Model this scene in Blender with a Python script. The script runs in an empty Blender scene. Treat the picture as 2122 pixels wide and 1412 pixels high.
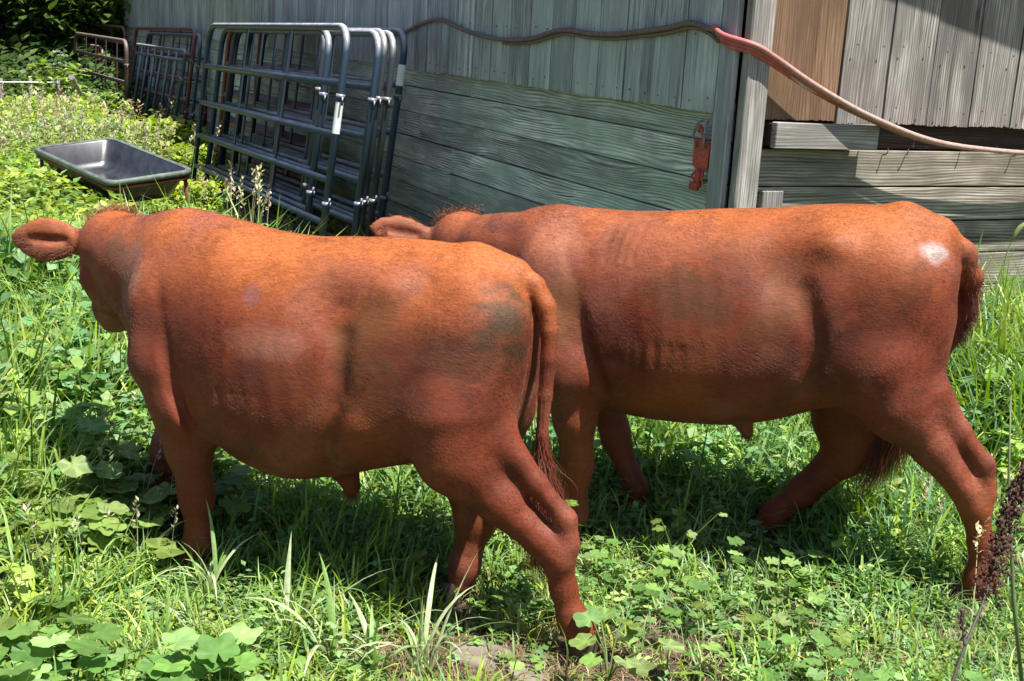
import bpy, math, random
import numpy as np
from mathutils import Vector, Matrix
from math import sin, cos, tan, radians, pi, sqrt, atan2

FUR_N = 160000

random.seed(7)
rng = np.random.default_rng(7)
scene = bpy.context.scene
C = scene.collection

# ------------------------------------------------------------------ camera
PITCH, ROLL, FPX, CAMH = radians(13.9), radians(3.3), 2600.0, 1.6
fwd = Vector((0, cos(PITCH), -sin(PITCH)))
_u0 = Vector((0, sin(PITCH), cos(PITCH)))
_r0 = Vector((1, 0, 0))
rgt = _r0 * cos(ROLL) + _u0 * sin(ROLL)
upv = _u0 * cos(ROLL) - _r0 * sin(ROLL)
camd = bpy.data.cameras.new('camera')
cam = bpy.data.objects.new('camera', camd)
C.objects.link(cam)
camd.sensor_width = 36.0
camd.lens = FPX / 2122 * 36.0
camd.clip_start, camd.clip_end = 0.05, 500
cam.matrix_world = Matrix((
    (rgt.x, upv.x, -fwd.x, 0), (rgt.y, upv.y, -fwd.y, 0), (rgt.z, upv.z, -fwd.z, CAMH), (0, 0, 0, 1)))
scene.camera = cam

# ------------------------------------------------------------------ light
SUN_EL = radians(68)
SUN_H = Vector((0.80, -0.60, 0)).normalized()          # horizontal direction towards the sun
SUN_V = Vector((SUN_H.x * cos(SUN_EL), SUN_H.y * cos(SUN_EL), sin(SUN_EL)))
world = bpy.data.worlds.new('World')
scene.world = world
world.use_nodes = True
wn = world.node_tree
wn.nodes.clear()
sky = wn.nodes.new('ShaderNodeTexSky')
sky.sky_type = 'NISHITA'
sky.sun_disc = False
sky.sun_elevation = SUN_EL
sky.sun_rotation = atan2(SUN_H.x, SUN_H.y)
bg = wn.nodes.new('ShaderNodeBackground')
bg.inputs['Strength'].default_value = 0.066
wo = wn.nodes.new('ShaderNodeOutputWorld')
wn.links.new(sky.outputs[0], bg.inputs[0])
wn.links.new(bg.outputs[0], wo.inputs[0])
sund = bpy.data.lights.new('sun', 'SUN')
sund.energy = 5.0
sund.angle = radians(0.6)
sund.color = (1.0, 0.95, 0.87)
sun = bpy.data.objects.new('sun', sund)
C.objects.link(sun)
sun.rotation_euler = SUN_V.to_track_quat('Z', 'Y').to_euler()
scene.view_settings.view_transform = 'Standard'
scene.view_settings.look = 'None'
scene.view_settings.exposure = 1.15
scene.view_settings.gamma = 1.0
scene.cycles.max_bounces = 8
scene.cycles.transparent_max_bounces = 8

# ------------------------------------------------------------------ helpers
def ray(px, py):
    return fwd + rgt * ((px - 1061) / FPX) - upv * ((py - 706) / FPX)
def at_depth(px, py, y):
    """point on the pixel's ray at world y"""
    r = ray(px, py); t = y / r.y
    return Vector((r.x * t, r.y * t, CAMH + r.z * t))
def at_z(px, py, z=0.0):
    r = ray(px, py); t = (z - CAMH) / r.z
    return Vector((r.x * t, r.y * t, z))
def at_plane(px, py, p0, n):
    r = ray(px, py); t = (p0 - Vector((0, 0, CAMH))).dot(n) / r.dot(n)
    return Vector((0, 0, CAMH)) + r * t

def tag(o, label=None, cat=None, group=None, kind=None):
    if label: o['label'] = label
    if cat: o['category'] = cat
    if group: o['group'] = group
    if kind: o['kind'] = kind
    return o
def empty(name, loc=(0, 0, 0), rz=0.0, label=None, cat=None, group=None):
    o = bpy.data.objects.new(name, None)
    o.empty_display_size = 0.1
    C.objects.link(o)
    o.location = loc; o.rotation_euler = (0, 0, rz)
    return tag(o, label, cat, group)
def link(name, me, parent=None, mat=None):
    if mat and not me.materials: me.materials.append(mat)
    o = bpy.data.objects.new(name, me)
    C.objects.link(o)
    if parent: o.parent = parent
    return o
def mesh_np(name, verts, faces, smooth=True):
    """verts (n,3); faces (m,k) int array, all of one size"""
    me = bpy.data.meshes.new(name)
    verts = np.ascontiguousarray(verts, np.float32); faces = np.ascontiguousarray(faces, np.int32)
    m, k = faces.shape
    me.vertices.add(len(verts)); me.vertices.foreach_set('co', verts.ravel())
    me.loops.add(m * k); me.loops.foreach_set('vertex_index', faces.ravel())
    me.polygons.add(m); me.polygons.foreach_set('loop_start', np.arange(0, m * k, k, dtype=np.int32))
    me.update(calc_edges=True)
    me.validate()
    if smooth: me.polygons.foreach_set('use_smooth', np.ones(m, bool))
    return me
def color_attr(me, name, cols, domain='POINT'):
    a = me.color_attributes.new(name, 'FLOAT_COLOR', domain)
    c = np.ones((len(cols), 4), np.float32); c[:, :3] = cols
    a.data.foreach_set('color', c.ravel())

# smooth value noise, vectorised
def vnoise(p, seed=0):
    p = np.asarray(p, np.float32); i = np.floor(p).astype(np.int64); f = p - i; f = f * f * (3 - 2 * f)
    def h(a, b, c):
        n = (a * 73856093) ^ (b * 19349663) ^ (c * 83492791) ^ (seed * 2654435761)
        n = (n ^ (n >> 13)) * 1274126177; n = n ^ (n >> 16)
        return (n & 0xffff).astype(np.float32) / 65535.0
    x, y, z = i[..., 0], i[..., 1], i[..., 2]; fx, fy, fz = f[..., 0], f[..., 1], f[..., 2]
    r = 0
    for dx in (0, 1):
        for dy in (0, 1):
            for dz in (0, 1):
                w = (fx if dx else 1 - fx) * (fy if dy else 1 - fy) * (fz if dz else 1 - fz)
                r = r + w * h(x + dx, y + dy, z + dz)
    return r
def fbm(p, seed=0, o=3):
    p = np.asarray(p, np.float32); s = 0; a = .5; t = 0
    for k in range(o):
        s = s + a * vnoise(p * (2 ** k), seed + k * 17); t += a; a *= .5
    return s / t

# node helper
class NT:
    def __init__(s, name):
        s.m = bpy.data.materials.new(name); s.m.use_nodes = True
        s.t = s.m.node_tree; s.t.nodes.clear()
        s.out = s.t.nodes.new('ShaderNodeOutputMaterial')
        s.b = s.n('ShaderNodeBsdfPrincipled')
        s.t.links.new(s.b.outputs[0], s.out.inputs[0])
    def n(s, ty, **kw):
        nd = s.t.nodes.new(ty)
        for k, v in kw.items():
            if k in nd.inputs.keys() if isinstance(k, str) else False: pass
            setattr(nd, k, v)
        return nd
    def set(s, nd, key, v):
        sock = nd.inputs[key]
        if isinstance(v, bpy.types.NodeSocket): s.t.links.new(v, sock)
        else: sock.default_value = v
    def noise(s, vec, scale, detail=4, rough=.55, dist=0.0):
        nd = s.n('ShaderNodeTexNoise'); s.set(nd, 'Vector', vec); s.set(nd, 'Scale', scale)
        s.set(nd, 'Detail', detail); s.set(nd, 'Roughness', rough); s.set(nd, 'Distortion', dist)
        return nd.outputs['Fac']
    def map(s, vec, scale=(1, 1, 1), loc=(0, 0, 0), rot=(0, 0, 0)):
        nd = s.n('ShaderNodeMapping'); s.set(nd, 'Vector', vec); s.set(nd, 'Scale', scale); s.set(nd, 'Location', loc); s.set(nd, 'Rotation', rot)
        return nd.outputs[0]
    def ramp(s, fac, stops):
        nd = s.n('ShaderNodeValToRGB'); s.set(nd, 'Fac', fac)
        cr = nd.color_ramp
        while len(cr.elements) > 1: cr.elements.remove(cr.elements[-1])
        cr.elements[0].position = stops[0][0]; cr.elements[0].color = (*stops[0][1], 1) if len(stops[0][1]) == 3 else stops[0][1]
        for p, c in stops[1:]:
            e = cr.elements.new(p); e.color = (*c, 1)
        return nd.outputs[0]
    def mix(s, fac, a, b, mode='MIX'):
        nd = s.n('ShaderNodeMix'); nd.data_type = 'RGBA'; nd.blend_type = mode
        s.set(nd, 0, fac); s.set(nd, 6, (*a, 1) if isinstance(a, tuple) and len(a) == 3 else a); s.set(nd, 7, (*b, 1) if isinstance(b, tuple) and len(b) == 3 else b)
        return nd.outputs[2]
    def math(s, op, a, b=0.0, c=0.0):
        nd = s.n('ShaderNodeMath'); nd.operation = op; s.set(nd, 0, a); s.set(nd, 1, b)
        if op in ('MULTIPLY_ADD',): s.set(nd, 2, c)
        return nd.outputs[0]
    def attr(s, name, kind='GEOMETRY'):
        nd = s.n('ShaderNodeAttribute'); nd.attribute_name = name; nd.attribute_type = kind
        return nd
    def bump(s, h, strength=.3, dist=.01):
        nd = s.n('ShaderNodeBump'); s.set(nd, 'Height', h); s.set(nd, 'Strength', strength); s.set(nd, 'Distance', dist)
        s.t.links.new(nd.outputs[0], s.b.inputs['Normal']); return nd.outputs[0]
    def coord(s, kind='Object'):
        return s.n('ShaderNodeTexCoord').outputs[kind]
    def p(s, **kw):
        for k, v in kw.items():
            s.set(s.b, k.replace('_', ' '), (*v, 1) if isinstance(v, tuple) and len(v) == 3 else v)

# ------------------------------------------------------------------ cattle: signed distance field -> one continuous mesh
class Field:
    def __init__(s, lo, hi, h):
        s.lo = np.array(lo, np.float32); s.h = h
        s.n = np.ceil((np.array(hi) - s.lo) / h).astype(int) + 1
        s.ax = [s.lo[i] + h * np.arange(s.n[i], dtype=np.float32) for i in range(3)]
        s.d = np.full(s.n, 1.0, np.float32)
    def block(s, lo, hi):
        a = np.clip(np.floor((np.array(lo) - s.lo) / s.h).astype(int), 0, s.n - 1)
        b = np.clip(np.ceil((np.array(hi) - s.lo) / s.h).astype(int) + 1, 1, s.n)
        b = np.maximum(b, a + 1)
        sl = tuple(slice(a[i], b[i]) for i in range(3))
        X = s.ax[0][sl[0]][:, None, None]; Y = s.ax[1][sl[1]][None, :, None]; Z = s.ax[2][sl[2]][None, None, :]
        return sl, X, Y, Z
    def smin(s, sl, d, k):
        a = s.d[sl]; h = np.clip(.5 + .5 * (a - d) / k, 0, 1)
        s.d[sl] = a * (1 - h) + d * h - k * h * (1 - h)
    def smax(s, sl, d, k):
        a = s.d[sl]; h = np.clip(.5 - .5 * (a - d) / k, 0, 1)
        s.d[sl] = a * (1 - h) + d * h + k * h * (1 - h)
    def cone_d(s, X, Y, Z, a, b, ra, rb, sq=None):
        a = np.array(a, np.float32); b = np.array(b, np.float32); v = b - a; L = v @ v
        t = np.clip(((X - a[0]) * v[0] + (Y - a[1]) * v[1] + (Z - a[2]) * v[2]) / L, 0, 1)
        ex, ey, ez = X - a[0] - t * v[0], Y - a[1] - t * v[1], Z - a[2] - t * v[2]
        if sq is not None:      # squash along a direction: (unit dir, factor>1 thins)
            n, k = sq; dd = ex * n[0] + ey * n[1] + ez * n[2]
            ex = ex + dd * (k - 1) * n[0]; ey = ey + dd * (k - 1) * n[1]; ez = ez + dd * (k - 1) * n[2]
        return np.sqrt(ex * ex + ey * ey + ez * ez) - (ra + (rb - ra) * t)
    def cone(s, a, b, ra, rb, k=.04, sub=False, sq=None):
        m = max(ra, rb) + k + .05
        sl, X, Y, Z = s.block(np.minimum(a, b) - m, np.maximum(a, b) + m)
        d = s.cone_d(X, Y, Z, a, b, ra, rb, sq)
        if sub: s.smax(sl, -d, k)
        else: s.smin(sl, d, k)
    def chain(s, pts, k=.03, k0=None):
        for i in range(len(pts) - 1):
            s.cone(pts[i][:3], pts[i + 1][:3], pts[i][3], pts[i + 1][3], (k0 if (i == 0 and k0) else k))
    def bulge(s, c, r, amt):
        c = np.array(c, np.float32); r = np.array(r if np.ndim(r) else [r] * 3, np.float32)
        sl, X, Y, Z = s.block(c - r * 2.5, c + r * 2.5)
        s.d[sl] -= amt * np.exp(-(((X - c[0]) / r[0]) ** 2 + ((Y - c[1]) / r[1]) ** 2 + ((Z - c[2]) / r[2]) ** 2))
    def groove(s, pts, r, amt):
        """soft groove (amt<0) or ridge (amt>0) along a polyline"""
        pts = [np.array(p, np.float32) for p in pts]
        lo = np.min(pts, 0) - r * 2.6; hi = np.max(pts, 0) + r * 2.6
        sl, X, Y, Z = s.block(lo, hi)
        d = None
        for a, b in zip(pts[:-1], pts[1:]):
            e = s.cone_d(X, Y, Z, a, b, 0, 0)
            d = e if d is None else np.minimum(d, e)
        s.d[sl] -= amt * np.exp(-(d / r) ** 2)
    def torso(s, sec, k=.03):
        sec = np.array(sec, np.float32); xs = sec[:, 0]
        def ip(col, X):       # monotone-ish cubic
            y = sec[:, col]; m = np.gradient(y, xs)
            i = np.clip(np.searchsorted(xs, X) - 1, 0, len(xs) - 2); hh = xs[i + 1] - xs[i]; t = np.clip((X - xs[i]) / hh, 0, 1)
            return ((2 * t**3 - 3 * t**2 + 1) * y[i] + (t**3 - 2 * t**2 + t) * hh * m[i] + (-2 * t**3 + 3 * t**2) * y[i + 1] + (t**3 - t**2) * hh * m[i + 1])
        sl, X, Y, Z = s.block((xs[0] - .06, -.5, 0), (xs[-1] + .06, .5, 1.4))
        Xc = np.clip(X[:, 0, 0], xs[0], xs[-1])
        zt, zb, zc, w, p, y0 = [ip(c, Xc).astype(np.float32)[:, None, None] for c in range(1, 7)]
        hh = np.where(Z > zc, zt - zc, zc - zb)
        ay = np.abs(Y - y0) / w + 1e-6; az = np.abs(Z - zc) / hh + 1e-6
        S = (ay ** p + az ** p) ** (1 / p)
        gy = (ay / S) ** (p - 1) / w; gz = (az / S) ** (p - 1) / hh
        d = (S - 1) / np.sqrt(gy * gy + gz * gz)
        ex = np.maximum(np.maximum(xs[0] - X, X - xs[-1]), 0)
        d = np.where(ex > 0, np.sqrt(np.maximum(d, 0) ** 2 + ex ** 2), d)
        s.smin(sl, d, k)
    def mesh(s):
        d = s.d; n = s.n
        ins = d < 0
        cnt = np.zeros(n - 1, np.int8)
        for i in (0, 1):
            for j in (0, 1):
                for k in (0, 1):
                    cnt += ins[i:n[0] - 1 + i, j:n[1] - 1 + j, k:n[2] - 1 + k]
        act = (cnt > 0) & (cnt < 8)
        idx = np.argwhere(act); vid = np.full(n - 1, -1, np.int64); vid[act] = np.arange(len(idx))
        acc = np.zeros((len(idx), 3)); wt = np.zeros(len(idx))
        I, J, K = idx.T
        corners = [(i, j, k) for i in (0, 1) for j in (0, 1) for k in (0, 1)]
        for a in corners:
            for ax in range(3):
                if a[ax]: continue
                b = list(a); b[ax] = 1
                da = d[I + a[0], J + a[1], K + a[2]]; db = d[I + b[0], J + b[1], K + b[2]]
                m = (da < 0) != (db < 0)
                t = np.where(m, da / np.where(m, da - db, 1), 0)
                p = np.array(a)[None, :] + t[:, None] * (np.array(b) - np.array(a))[None, :]
                acc[m] += p[m]; wt[m] += 1
        V = s.lo + (idx + acc / wt[:, None]) * s.h
        F = []
        for ax in range(3):
            o = [slice(1, -1)] * 3
            A = ins[1:-1, 1:-1, 1:-1]
            sh = [slice(1, -1)] * 3; sh[ax] = slice(2, None)
            B = ins[tuple(sh)]
            e = np.argwhere(A != B) + 1
            u, v = (ax + 1) % 3, (ax + 2) % 3
            def g(du, dv):
                q = e.copy(); q[:, u] -= du; q[:, v] -= dv
                return vid[q[:, 0], q[:, 1], q[:, 2]]
            q = np.stack([g(0, 0), g(1, 0), g(1, 1), g(0, 1)], 1)
            fl = d[e[:, 0], e[:, 1], e[:, 2]] < 0
            q[~fl] = q[~fl][:, ::-1]
            F.append(q)
        F = np.concatenate(F)
        F = F[(F >= 0).all(1)]
        return V.astype(np.float32), F
    def grad(s, P):
        q = (P - s.lo) / s.h; i = np.clip(np.round(q).astype(int), 1, s.n - 2)
        g = np.stack([s.d[i[:, 0] + 1, i[:, 1], i[:, 2]] - s.d[i[:, 0] - 1, i[:, 1], i[:, 2]],
                      s.d[i[:, 0], i[:, 1] + 1, i[:, 2]] - s.d[i[:, 0], i[:, 1] - 1, i[:, 2]],
                      s.d[i[:, 0], i[:, 1], i[:, 2] + 1] - s.d[i[:, 0], i[:, 1], i[:, 2] - 1]], 1)
        return g / (np.linalg.norm(g, axis=1, keepdims=True) + 1e-9)

def vec(*a): return np.array(a, np.float32)
def unit(v): v = np.array(v, float); return v / np.linalg.norm(v)

def head_sdf(F, P, n, roll_up=(0, 0, 1), s=1.0):
    """P = poll, n = nose direction; returns frame"""
    n = unit(n); left = unit(np.cross(roll_up, n)); u = np.cross(n, left)
    def q(a, b, c): return np.array(P) + s * (a * n + b * left + c * u)
    sqw = (left, 0.86)
    F.cone(q(.03, 0, -.055), q(.17, 0, -.045), .088 * s, .078 * s, .03, sq=(left, .84))    # skull and forehead
    F.cone(q(.17, 0, -.05), q(.38, 0, -.06), .074 * s, .054 * s, .04)                       # bridge
    F.cone(q(.36, 0, -.065), q(.415, 0, -.075), .058 * s, .05 * s, .03, sq=(left, .82))     # muzzle
    F.cone(q(.10, 0, -.155), q(.20, 0, -.145), .062 * s, .052 * s, .04)                     # jaw
    F.cone(q(.20, 0, -.135), q(.37, 0, -.105), .043 * s, .028 * s, .03)                      # chin
    for sgn in (1, -1):
        F.cone(q(.09, .055 * sgn, -.13), q(.20, .045 * sgn, -.10), .048 * s, .04 * s, .03)  # cheek
        F.bulge(q(.15, .085 * sgn, -.035), .03 * s, .012 * s)                               # brow
        F.bulge(q(.425, .033 * sgn, -.06), .012 * s, -.016 * s)                             # nostril
        F.bulge(q(.165, .10 * sgn, -.055), .014 * s, -.012 * s)                             # eye socket
    F.groove([q(.43, .05, -.098), q(.34, .055, -.098)], .012, -.01)
    F.groove([q(.43, -.05, -.098), q(.34, -.055, -.098)], .012, -.01)
    F.cone(q(-.01, 0, -.01), q(.04, 0, .01), .045 * s, .045 * s, .05, sq=(left, .7))        # poll knob
    return n, left, u, q

def ear_sdf(F, base, d, face, length=.19, w=.052):
    """leaf-shaped ear: base, direction, and the direction its opening faces"""
    d = unit(d); face = unit(np.array(face) - np.dot(face, d) * d); base = np.array(base, float)
    def q(t, off=0): return base + d * (t * length) + face * off
    th = 4.2
    prof = [(0, .026), (.22, .032), (.42, w * .95), (.62, w * 1.05), (.84, w * .72), (1.0, w * .22)]
    for (t0, r0), (t1, r1) in zip(prof[:-1], prof[1:]):
        sq0 = th if t0 > .2 else 1.6
        F.cone(q(t0), q(t1), r0, r1, .02, sq=(face, sq0 if t0 > .4 else 1.6 + (th - 1.6) * t0 / .45))
    F.cone(q(.34, .02), q(.8, .022), .016, .02, .012, sub=True, sq=(face, 1.0))

def build_cow(name, label, O, th, spec, fur_n, hue):
    root = empty(name, (O[0], O[1], 0), 0, label, 'calf' if False else 'cow')
    M = Matrix(((-cos(th), -sin(th), 0, O[0]), (sin(th), -cos(th), 0, O[1]), (0, 0, 1, 0), (0, 0, 0, 1)))
    root.matrix_world = M
    F = Field((-.78, -.62, -.02), (1.42, .46, 1.3), .0085)
    head = spec(F)
    V, Q = F.mesh()
    V = V + 0
    N = F.grad(V)
    # coat colours: hair pattern, plus a sunlit back painted in
    def coat(p):
        p = np.asarray(p)
        a = fbm(p * 3.2 + hue * 10, 3, 3)[:, None]; b = fbm(p * 9 + 4, 9, 3)[:, None]; c_ = fbm(p * vec(26, 20, 60), 21, 3)[:, None]
        e_ = fbm(p * 6 + hue * 31, 45, 3)[:, None]; k_ = fbm(p * vec(45, 45, 90), 71, 2)[:, None]
        base = vec(.195, .040, .016); lite = vec(.44, .126, .032); dark = vec(.070, .016, .008); mauve = vec(.29, .090, .050)
        x, z = p[:, 0:1], p[:, 2:3]
        up = np.clip((z - head['sunlit_z']) / .22, 0, 1)              # brighter along the back: sunlight put into the coat colour
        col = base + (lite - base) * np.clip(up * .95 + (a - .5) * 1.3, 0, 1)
        fr_ = np.clip((x - .42) / .3, 0, 1) * np.clip(.35 + (e_ - .45) * 3, 0, 1)   # greyer pink over neck and shoulders
        col = col + (mauve - col) * fr_ * .8
        col = col + (mauve - col) * np.clip((e_ - .56) * 5, 0, .55)
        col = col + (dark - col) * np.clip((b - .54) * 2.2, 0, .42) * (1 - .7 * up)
        col = col + (dark - col) * np.clip((k_ - .54) * 2.4, 0, .30) * np.clip((b - .44) * 4, .05, 1)
        col = col * (0.86 + .28 * c_)
        for (cx, cy, cz, rx, ry, rz, cc, amt) in head['stains_and_shine']:
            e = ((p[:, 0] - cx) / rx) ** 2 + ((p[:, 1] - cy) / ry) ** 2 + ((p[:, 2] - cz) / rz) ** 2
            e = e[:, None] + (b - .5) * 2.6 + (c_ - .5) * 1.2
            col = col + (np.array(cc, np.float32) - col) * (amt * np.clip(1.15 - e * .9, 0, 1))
        return np.clip(col * .78, .004, 1)
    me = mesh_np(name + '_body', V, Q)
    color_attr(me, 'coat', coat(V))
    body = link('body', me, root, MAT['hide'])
    # hair
    tri = V[Q]
    ar = np.linalg.norm(np.cross(tri[:, 2] - tri[:, 0], tri[:, 3] - tri[:, 1]), axis=1)
    ctr = tri.mean(1); nrm = F.grad(ctr)
    hoofz = ctr[:, 2] > .05
    wgt = ar * hoofz * np.where(nrm[:, 1] > -.45, 1.0, .35)
    pick = rng.choice(len(Q), fur_n, p=wgt / wgt.sum())
    uv = rng.random((fur_n, 2, 1)).astype(np.float32)
    P = (tri[pick, 0] * (1 - uv[:, 0]) + tri[pick, 1] * uv[:, 0]) * (1 - uv[:, 1]) + (tri[pick, 3] * (1 - uv[:, 0]) + tri[pick, 2] * uv[:, 0]) * uv[:, 1]
    Nn = F.grad(P)
    z = P[:, 2:3]; x = P[:, 0:1]
    flow = np.concatenate([-np.ones_like(z) * (.9 - .5 * np.clip((.55 - z) / .3, 0, 1)), (fbm(P * 7, 31)[:, None] - .5) * .9, -.45 - 1.4 * np.clip((.6 - z) / .3, 0, 1) + (fbm(P * 7, 41)[:, None] - .5) * 1.9], 1)
    flow += (rng.random((fur_n, 3)) - .5) * .25
    flow -= (flow * Nn).sum(1, keepdims=True) * Nn
    flow /= np.linalg.norm(flow, axis=1, keepdims=True) + 1e-6
    ln = (.005 + .006 * fbm(P * 7, 51)[:, None]) * (0.7 + .6 * rng.random((fur_n, 1)))
    ln = ln * (1 + .35 * np.clip((fbm(P * vec(20, 20, 20), 61)[:, None] - .5) * 4, -1, 1))
    ln = ln * np.where(x > .98, .8, 1.0)
    lift = .01 + .05 * rng.random((fur_n, 1))
    p1 = P + ln * .5 * (flow + Nn * (lift + .06)); p2 = P + ln * (flow + Nn * lift * .8)
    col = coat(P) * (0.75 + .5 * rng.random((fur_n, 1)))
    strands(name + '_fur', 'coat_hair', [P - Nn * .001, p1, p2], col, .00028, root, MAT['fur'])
    return root, F, head, coat

def strands(dname, oname, pts, col, rad, parent, mat, tip=.25):
    n = len(pts[0]); k = len(pts)
    hc = bpy.data.hair_curves.new(dname)
    hc.add_curves([k] * n)
    P = np.stack(pts, 1).reshape(-1, 3).astype(np.float32)
    hc.attributes['position'].data.foreach_set('vector', P.ravel()) if 'position' in hc.attributes else None
    ra = hc.attributes.get('radius') or hc.attributes.new('radius', 'FLOAT', 'POINT')
    r = np.tile(rad * np.linspace(1, tip, k), n).astype(np.float32)
    if np.ndim(rad): pass
    ra.data.foreach_set('value', r)
    ca = hc.attributes.new('hair_color', 'FLOAT_COLOR', 'CURVE')
    c = np.ones((n, 4), np.float32); c[:, :3] = col
    ca.data.foreach_set('color', c.ravel())
    hc.materials.append(mat)
    o = bpy.data.objects.new(oname, hc); C.objects.link(o); o.parent = parent
    return o
# ------------------------------------------------------------------ materials for the cattle
MAT = {}
def mk_hide():
    t = NT('red_hide')
    a = t.attr('coat'); co = t.coord()
    v = t.map(co, (50, 70, 260), rot=(0, .45, 0)); n1 = t.noise(v, 1.0, 3)
    n2 = t.noise(co, 55, 4)
    c = t.mix(.35, a.outputs['Color'], t.mix(1.0, a.outputs['Color'], t.ramp(n1, [(.35, (.40, .36, .36)), (.65, (1.45, 1.45, 1.45))]), 'MULTIPLY'))
    t.p(Base_Color=c, Roughness=.62, Specular_IOR_Level=.24, Sheen_Weight=.04, Sheen_Roughness=.4, Sheen_Tint=(.9, .6, .5))
    t.bump(t.math('ADD', n1, n2), .22, .003)
    return t.m
def mk_fur():
    t = NT('red_hair')
    a = t.attr('hair_color')
    t.p(Base_Color=a.outputs['Color'], Roughness=.48, Specular_IOR_Level=.5)
    return t.m
def simple(name, col, rough=.6, metal=0.0, spec=.5, nscale=0, namt=.25, bump=0):
    t = NT(name)
    if nscale:
        n = t.noise(t.coord(), nscale, 5, .6)
        lo = tuple(c * (1 - namt) for c in col); hi = tuple(min(1, c * (1 + namt)) for c in col)
        t.p(Base_Color=t.ramp(n, [(.3, lo), (.7, hi)]))
        if bump: t.bump(n, bump, .004)
    else: t.p(Base_Color=col)
    t.p(Roughness=rough, Metallic=metal, Specular_IOR_Level=spec)
    return t.m
MAT['hide'] = mk_hide(); MAT['fur'] = mk_fur()
MAT['horn'] = simple('hoof_horn', (.06, .04, .03), .55, 0, .4, 30)
MAT['eye'] = simple('dark_eye', (.01, .006, .004), .08, 0, .6)
MAT['nose'] = simple('muzzle_skin', (.22, .11, .09), .4, 0, .5, 90)
MAT['tag_white'] = simple('white_metal_tag', (.8, .78, .7), .3)

def hoof_mesh():
    me = bpy.data.meshes.get('hoof_shell')
    if me: return me
    V, Fc = [], []
    for sgn in (1, -1):
        b = len(V); rings = [(0, 1.0), (.025, .95), (.05, .78), (.062, .6)]
        for z, k in rings:
            for i in range(10):
                a = 2 * pi * i / 10
                x = cos(a) * .042 * k + .012 * (1 - z / .06); y = sgn * .019 + sin(a) * .018 * k
                V.append((x, y, z))
        for r in range(3):
            for i in range(10):
                j = (i + 1) % 10
                Fc.append((b + r * 10 + i, b + r * 10 + j, b + (r + 1) * 10 + j, b + (r + 1) * 10 + i))
    me = mesh_np('hoof_shell', np.array(V), np.array(Fc)); me.materials.append(MAT['horn'])
    return me
def add_head_parts(root, head):
    n, left, u, q = head['frame']
    for sgn in (1, -1):
        c = q(.168, .088 * sgn, -.052)
        V, Fc = [], []
        for i in range(7):
            for j in range(10):
                a = pi * i / 6; b = 2 * pi * j / 10
                V.append(np.array(c) + .017 * np.array((sin(a) * cos(b), sin(a) * sin(b), cos(a))))
        for i in range(6):
            for j in range(10):
                Fc.append((i * 10 + j, i * 10 + (j + 1) % 10, (i + 1) * 10 + (j + 1) % 10, (i + 1) * 10 + j))
        link('eye', mesh_np('eye_ball', np.array(V), np.array(Fc)), root, MAT['eye'])
def add_hooves(root, head):
    for (x, y, z, tilt) in head['hooves']:
        o = bpy.data.objects.new('hoof', hoof_mesh()); C.objects.link(o); o.parent = root
        o.location = (x, y, z); o.rotation_euler = (0, tilt, 0)
def tuft(root, name, dname, centre_pts, n, ln, spread, flow, coatfn, rad=.0006, dark=1.0, curl=.3):
    """longer hair along a polyline (tail switch, poll)"""
    cp = np.array(centre_pts, float); t = rng.random(n) * (len(cp) - 1); i = np.clip(t.astype(int), 0, len(cp) - 2); f = (t - i)[:, None]
    P = cp[i] * (1 - f) + cp[i + 1] * f + rng.normal(0, spread, (n, 3))
    d = np.array(flow)[None, :] + rng.normal(0, curl, (n, 3)); d /= np.linalg.norm(d, axis=1, keepdims=True)
    L = ln * (.6 + .6 * rng.random((n, 1)))
    g = rng.normal(0, .12, (n, 3)) * L
    pts = [P, P + d * L * .35 + g * .4, P + d * L * .7 + g, P + d * L + g * .8 + np.array((0, 0, -.1)) * L]
    col = coatfn(P) * (.6 + .6 * rng.random((n, 1))) * dark
    return strands(dname, name, pts, col, rad, root, MAT['fur'], .3)

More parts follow.
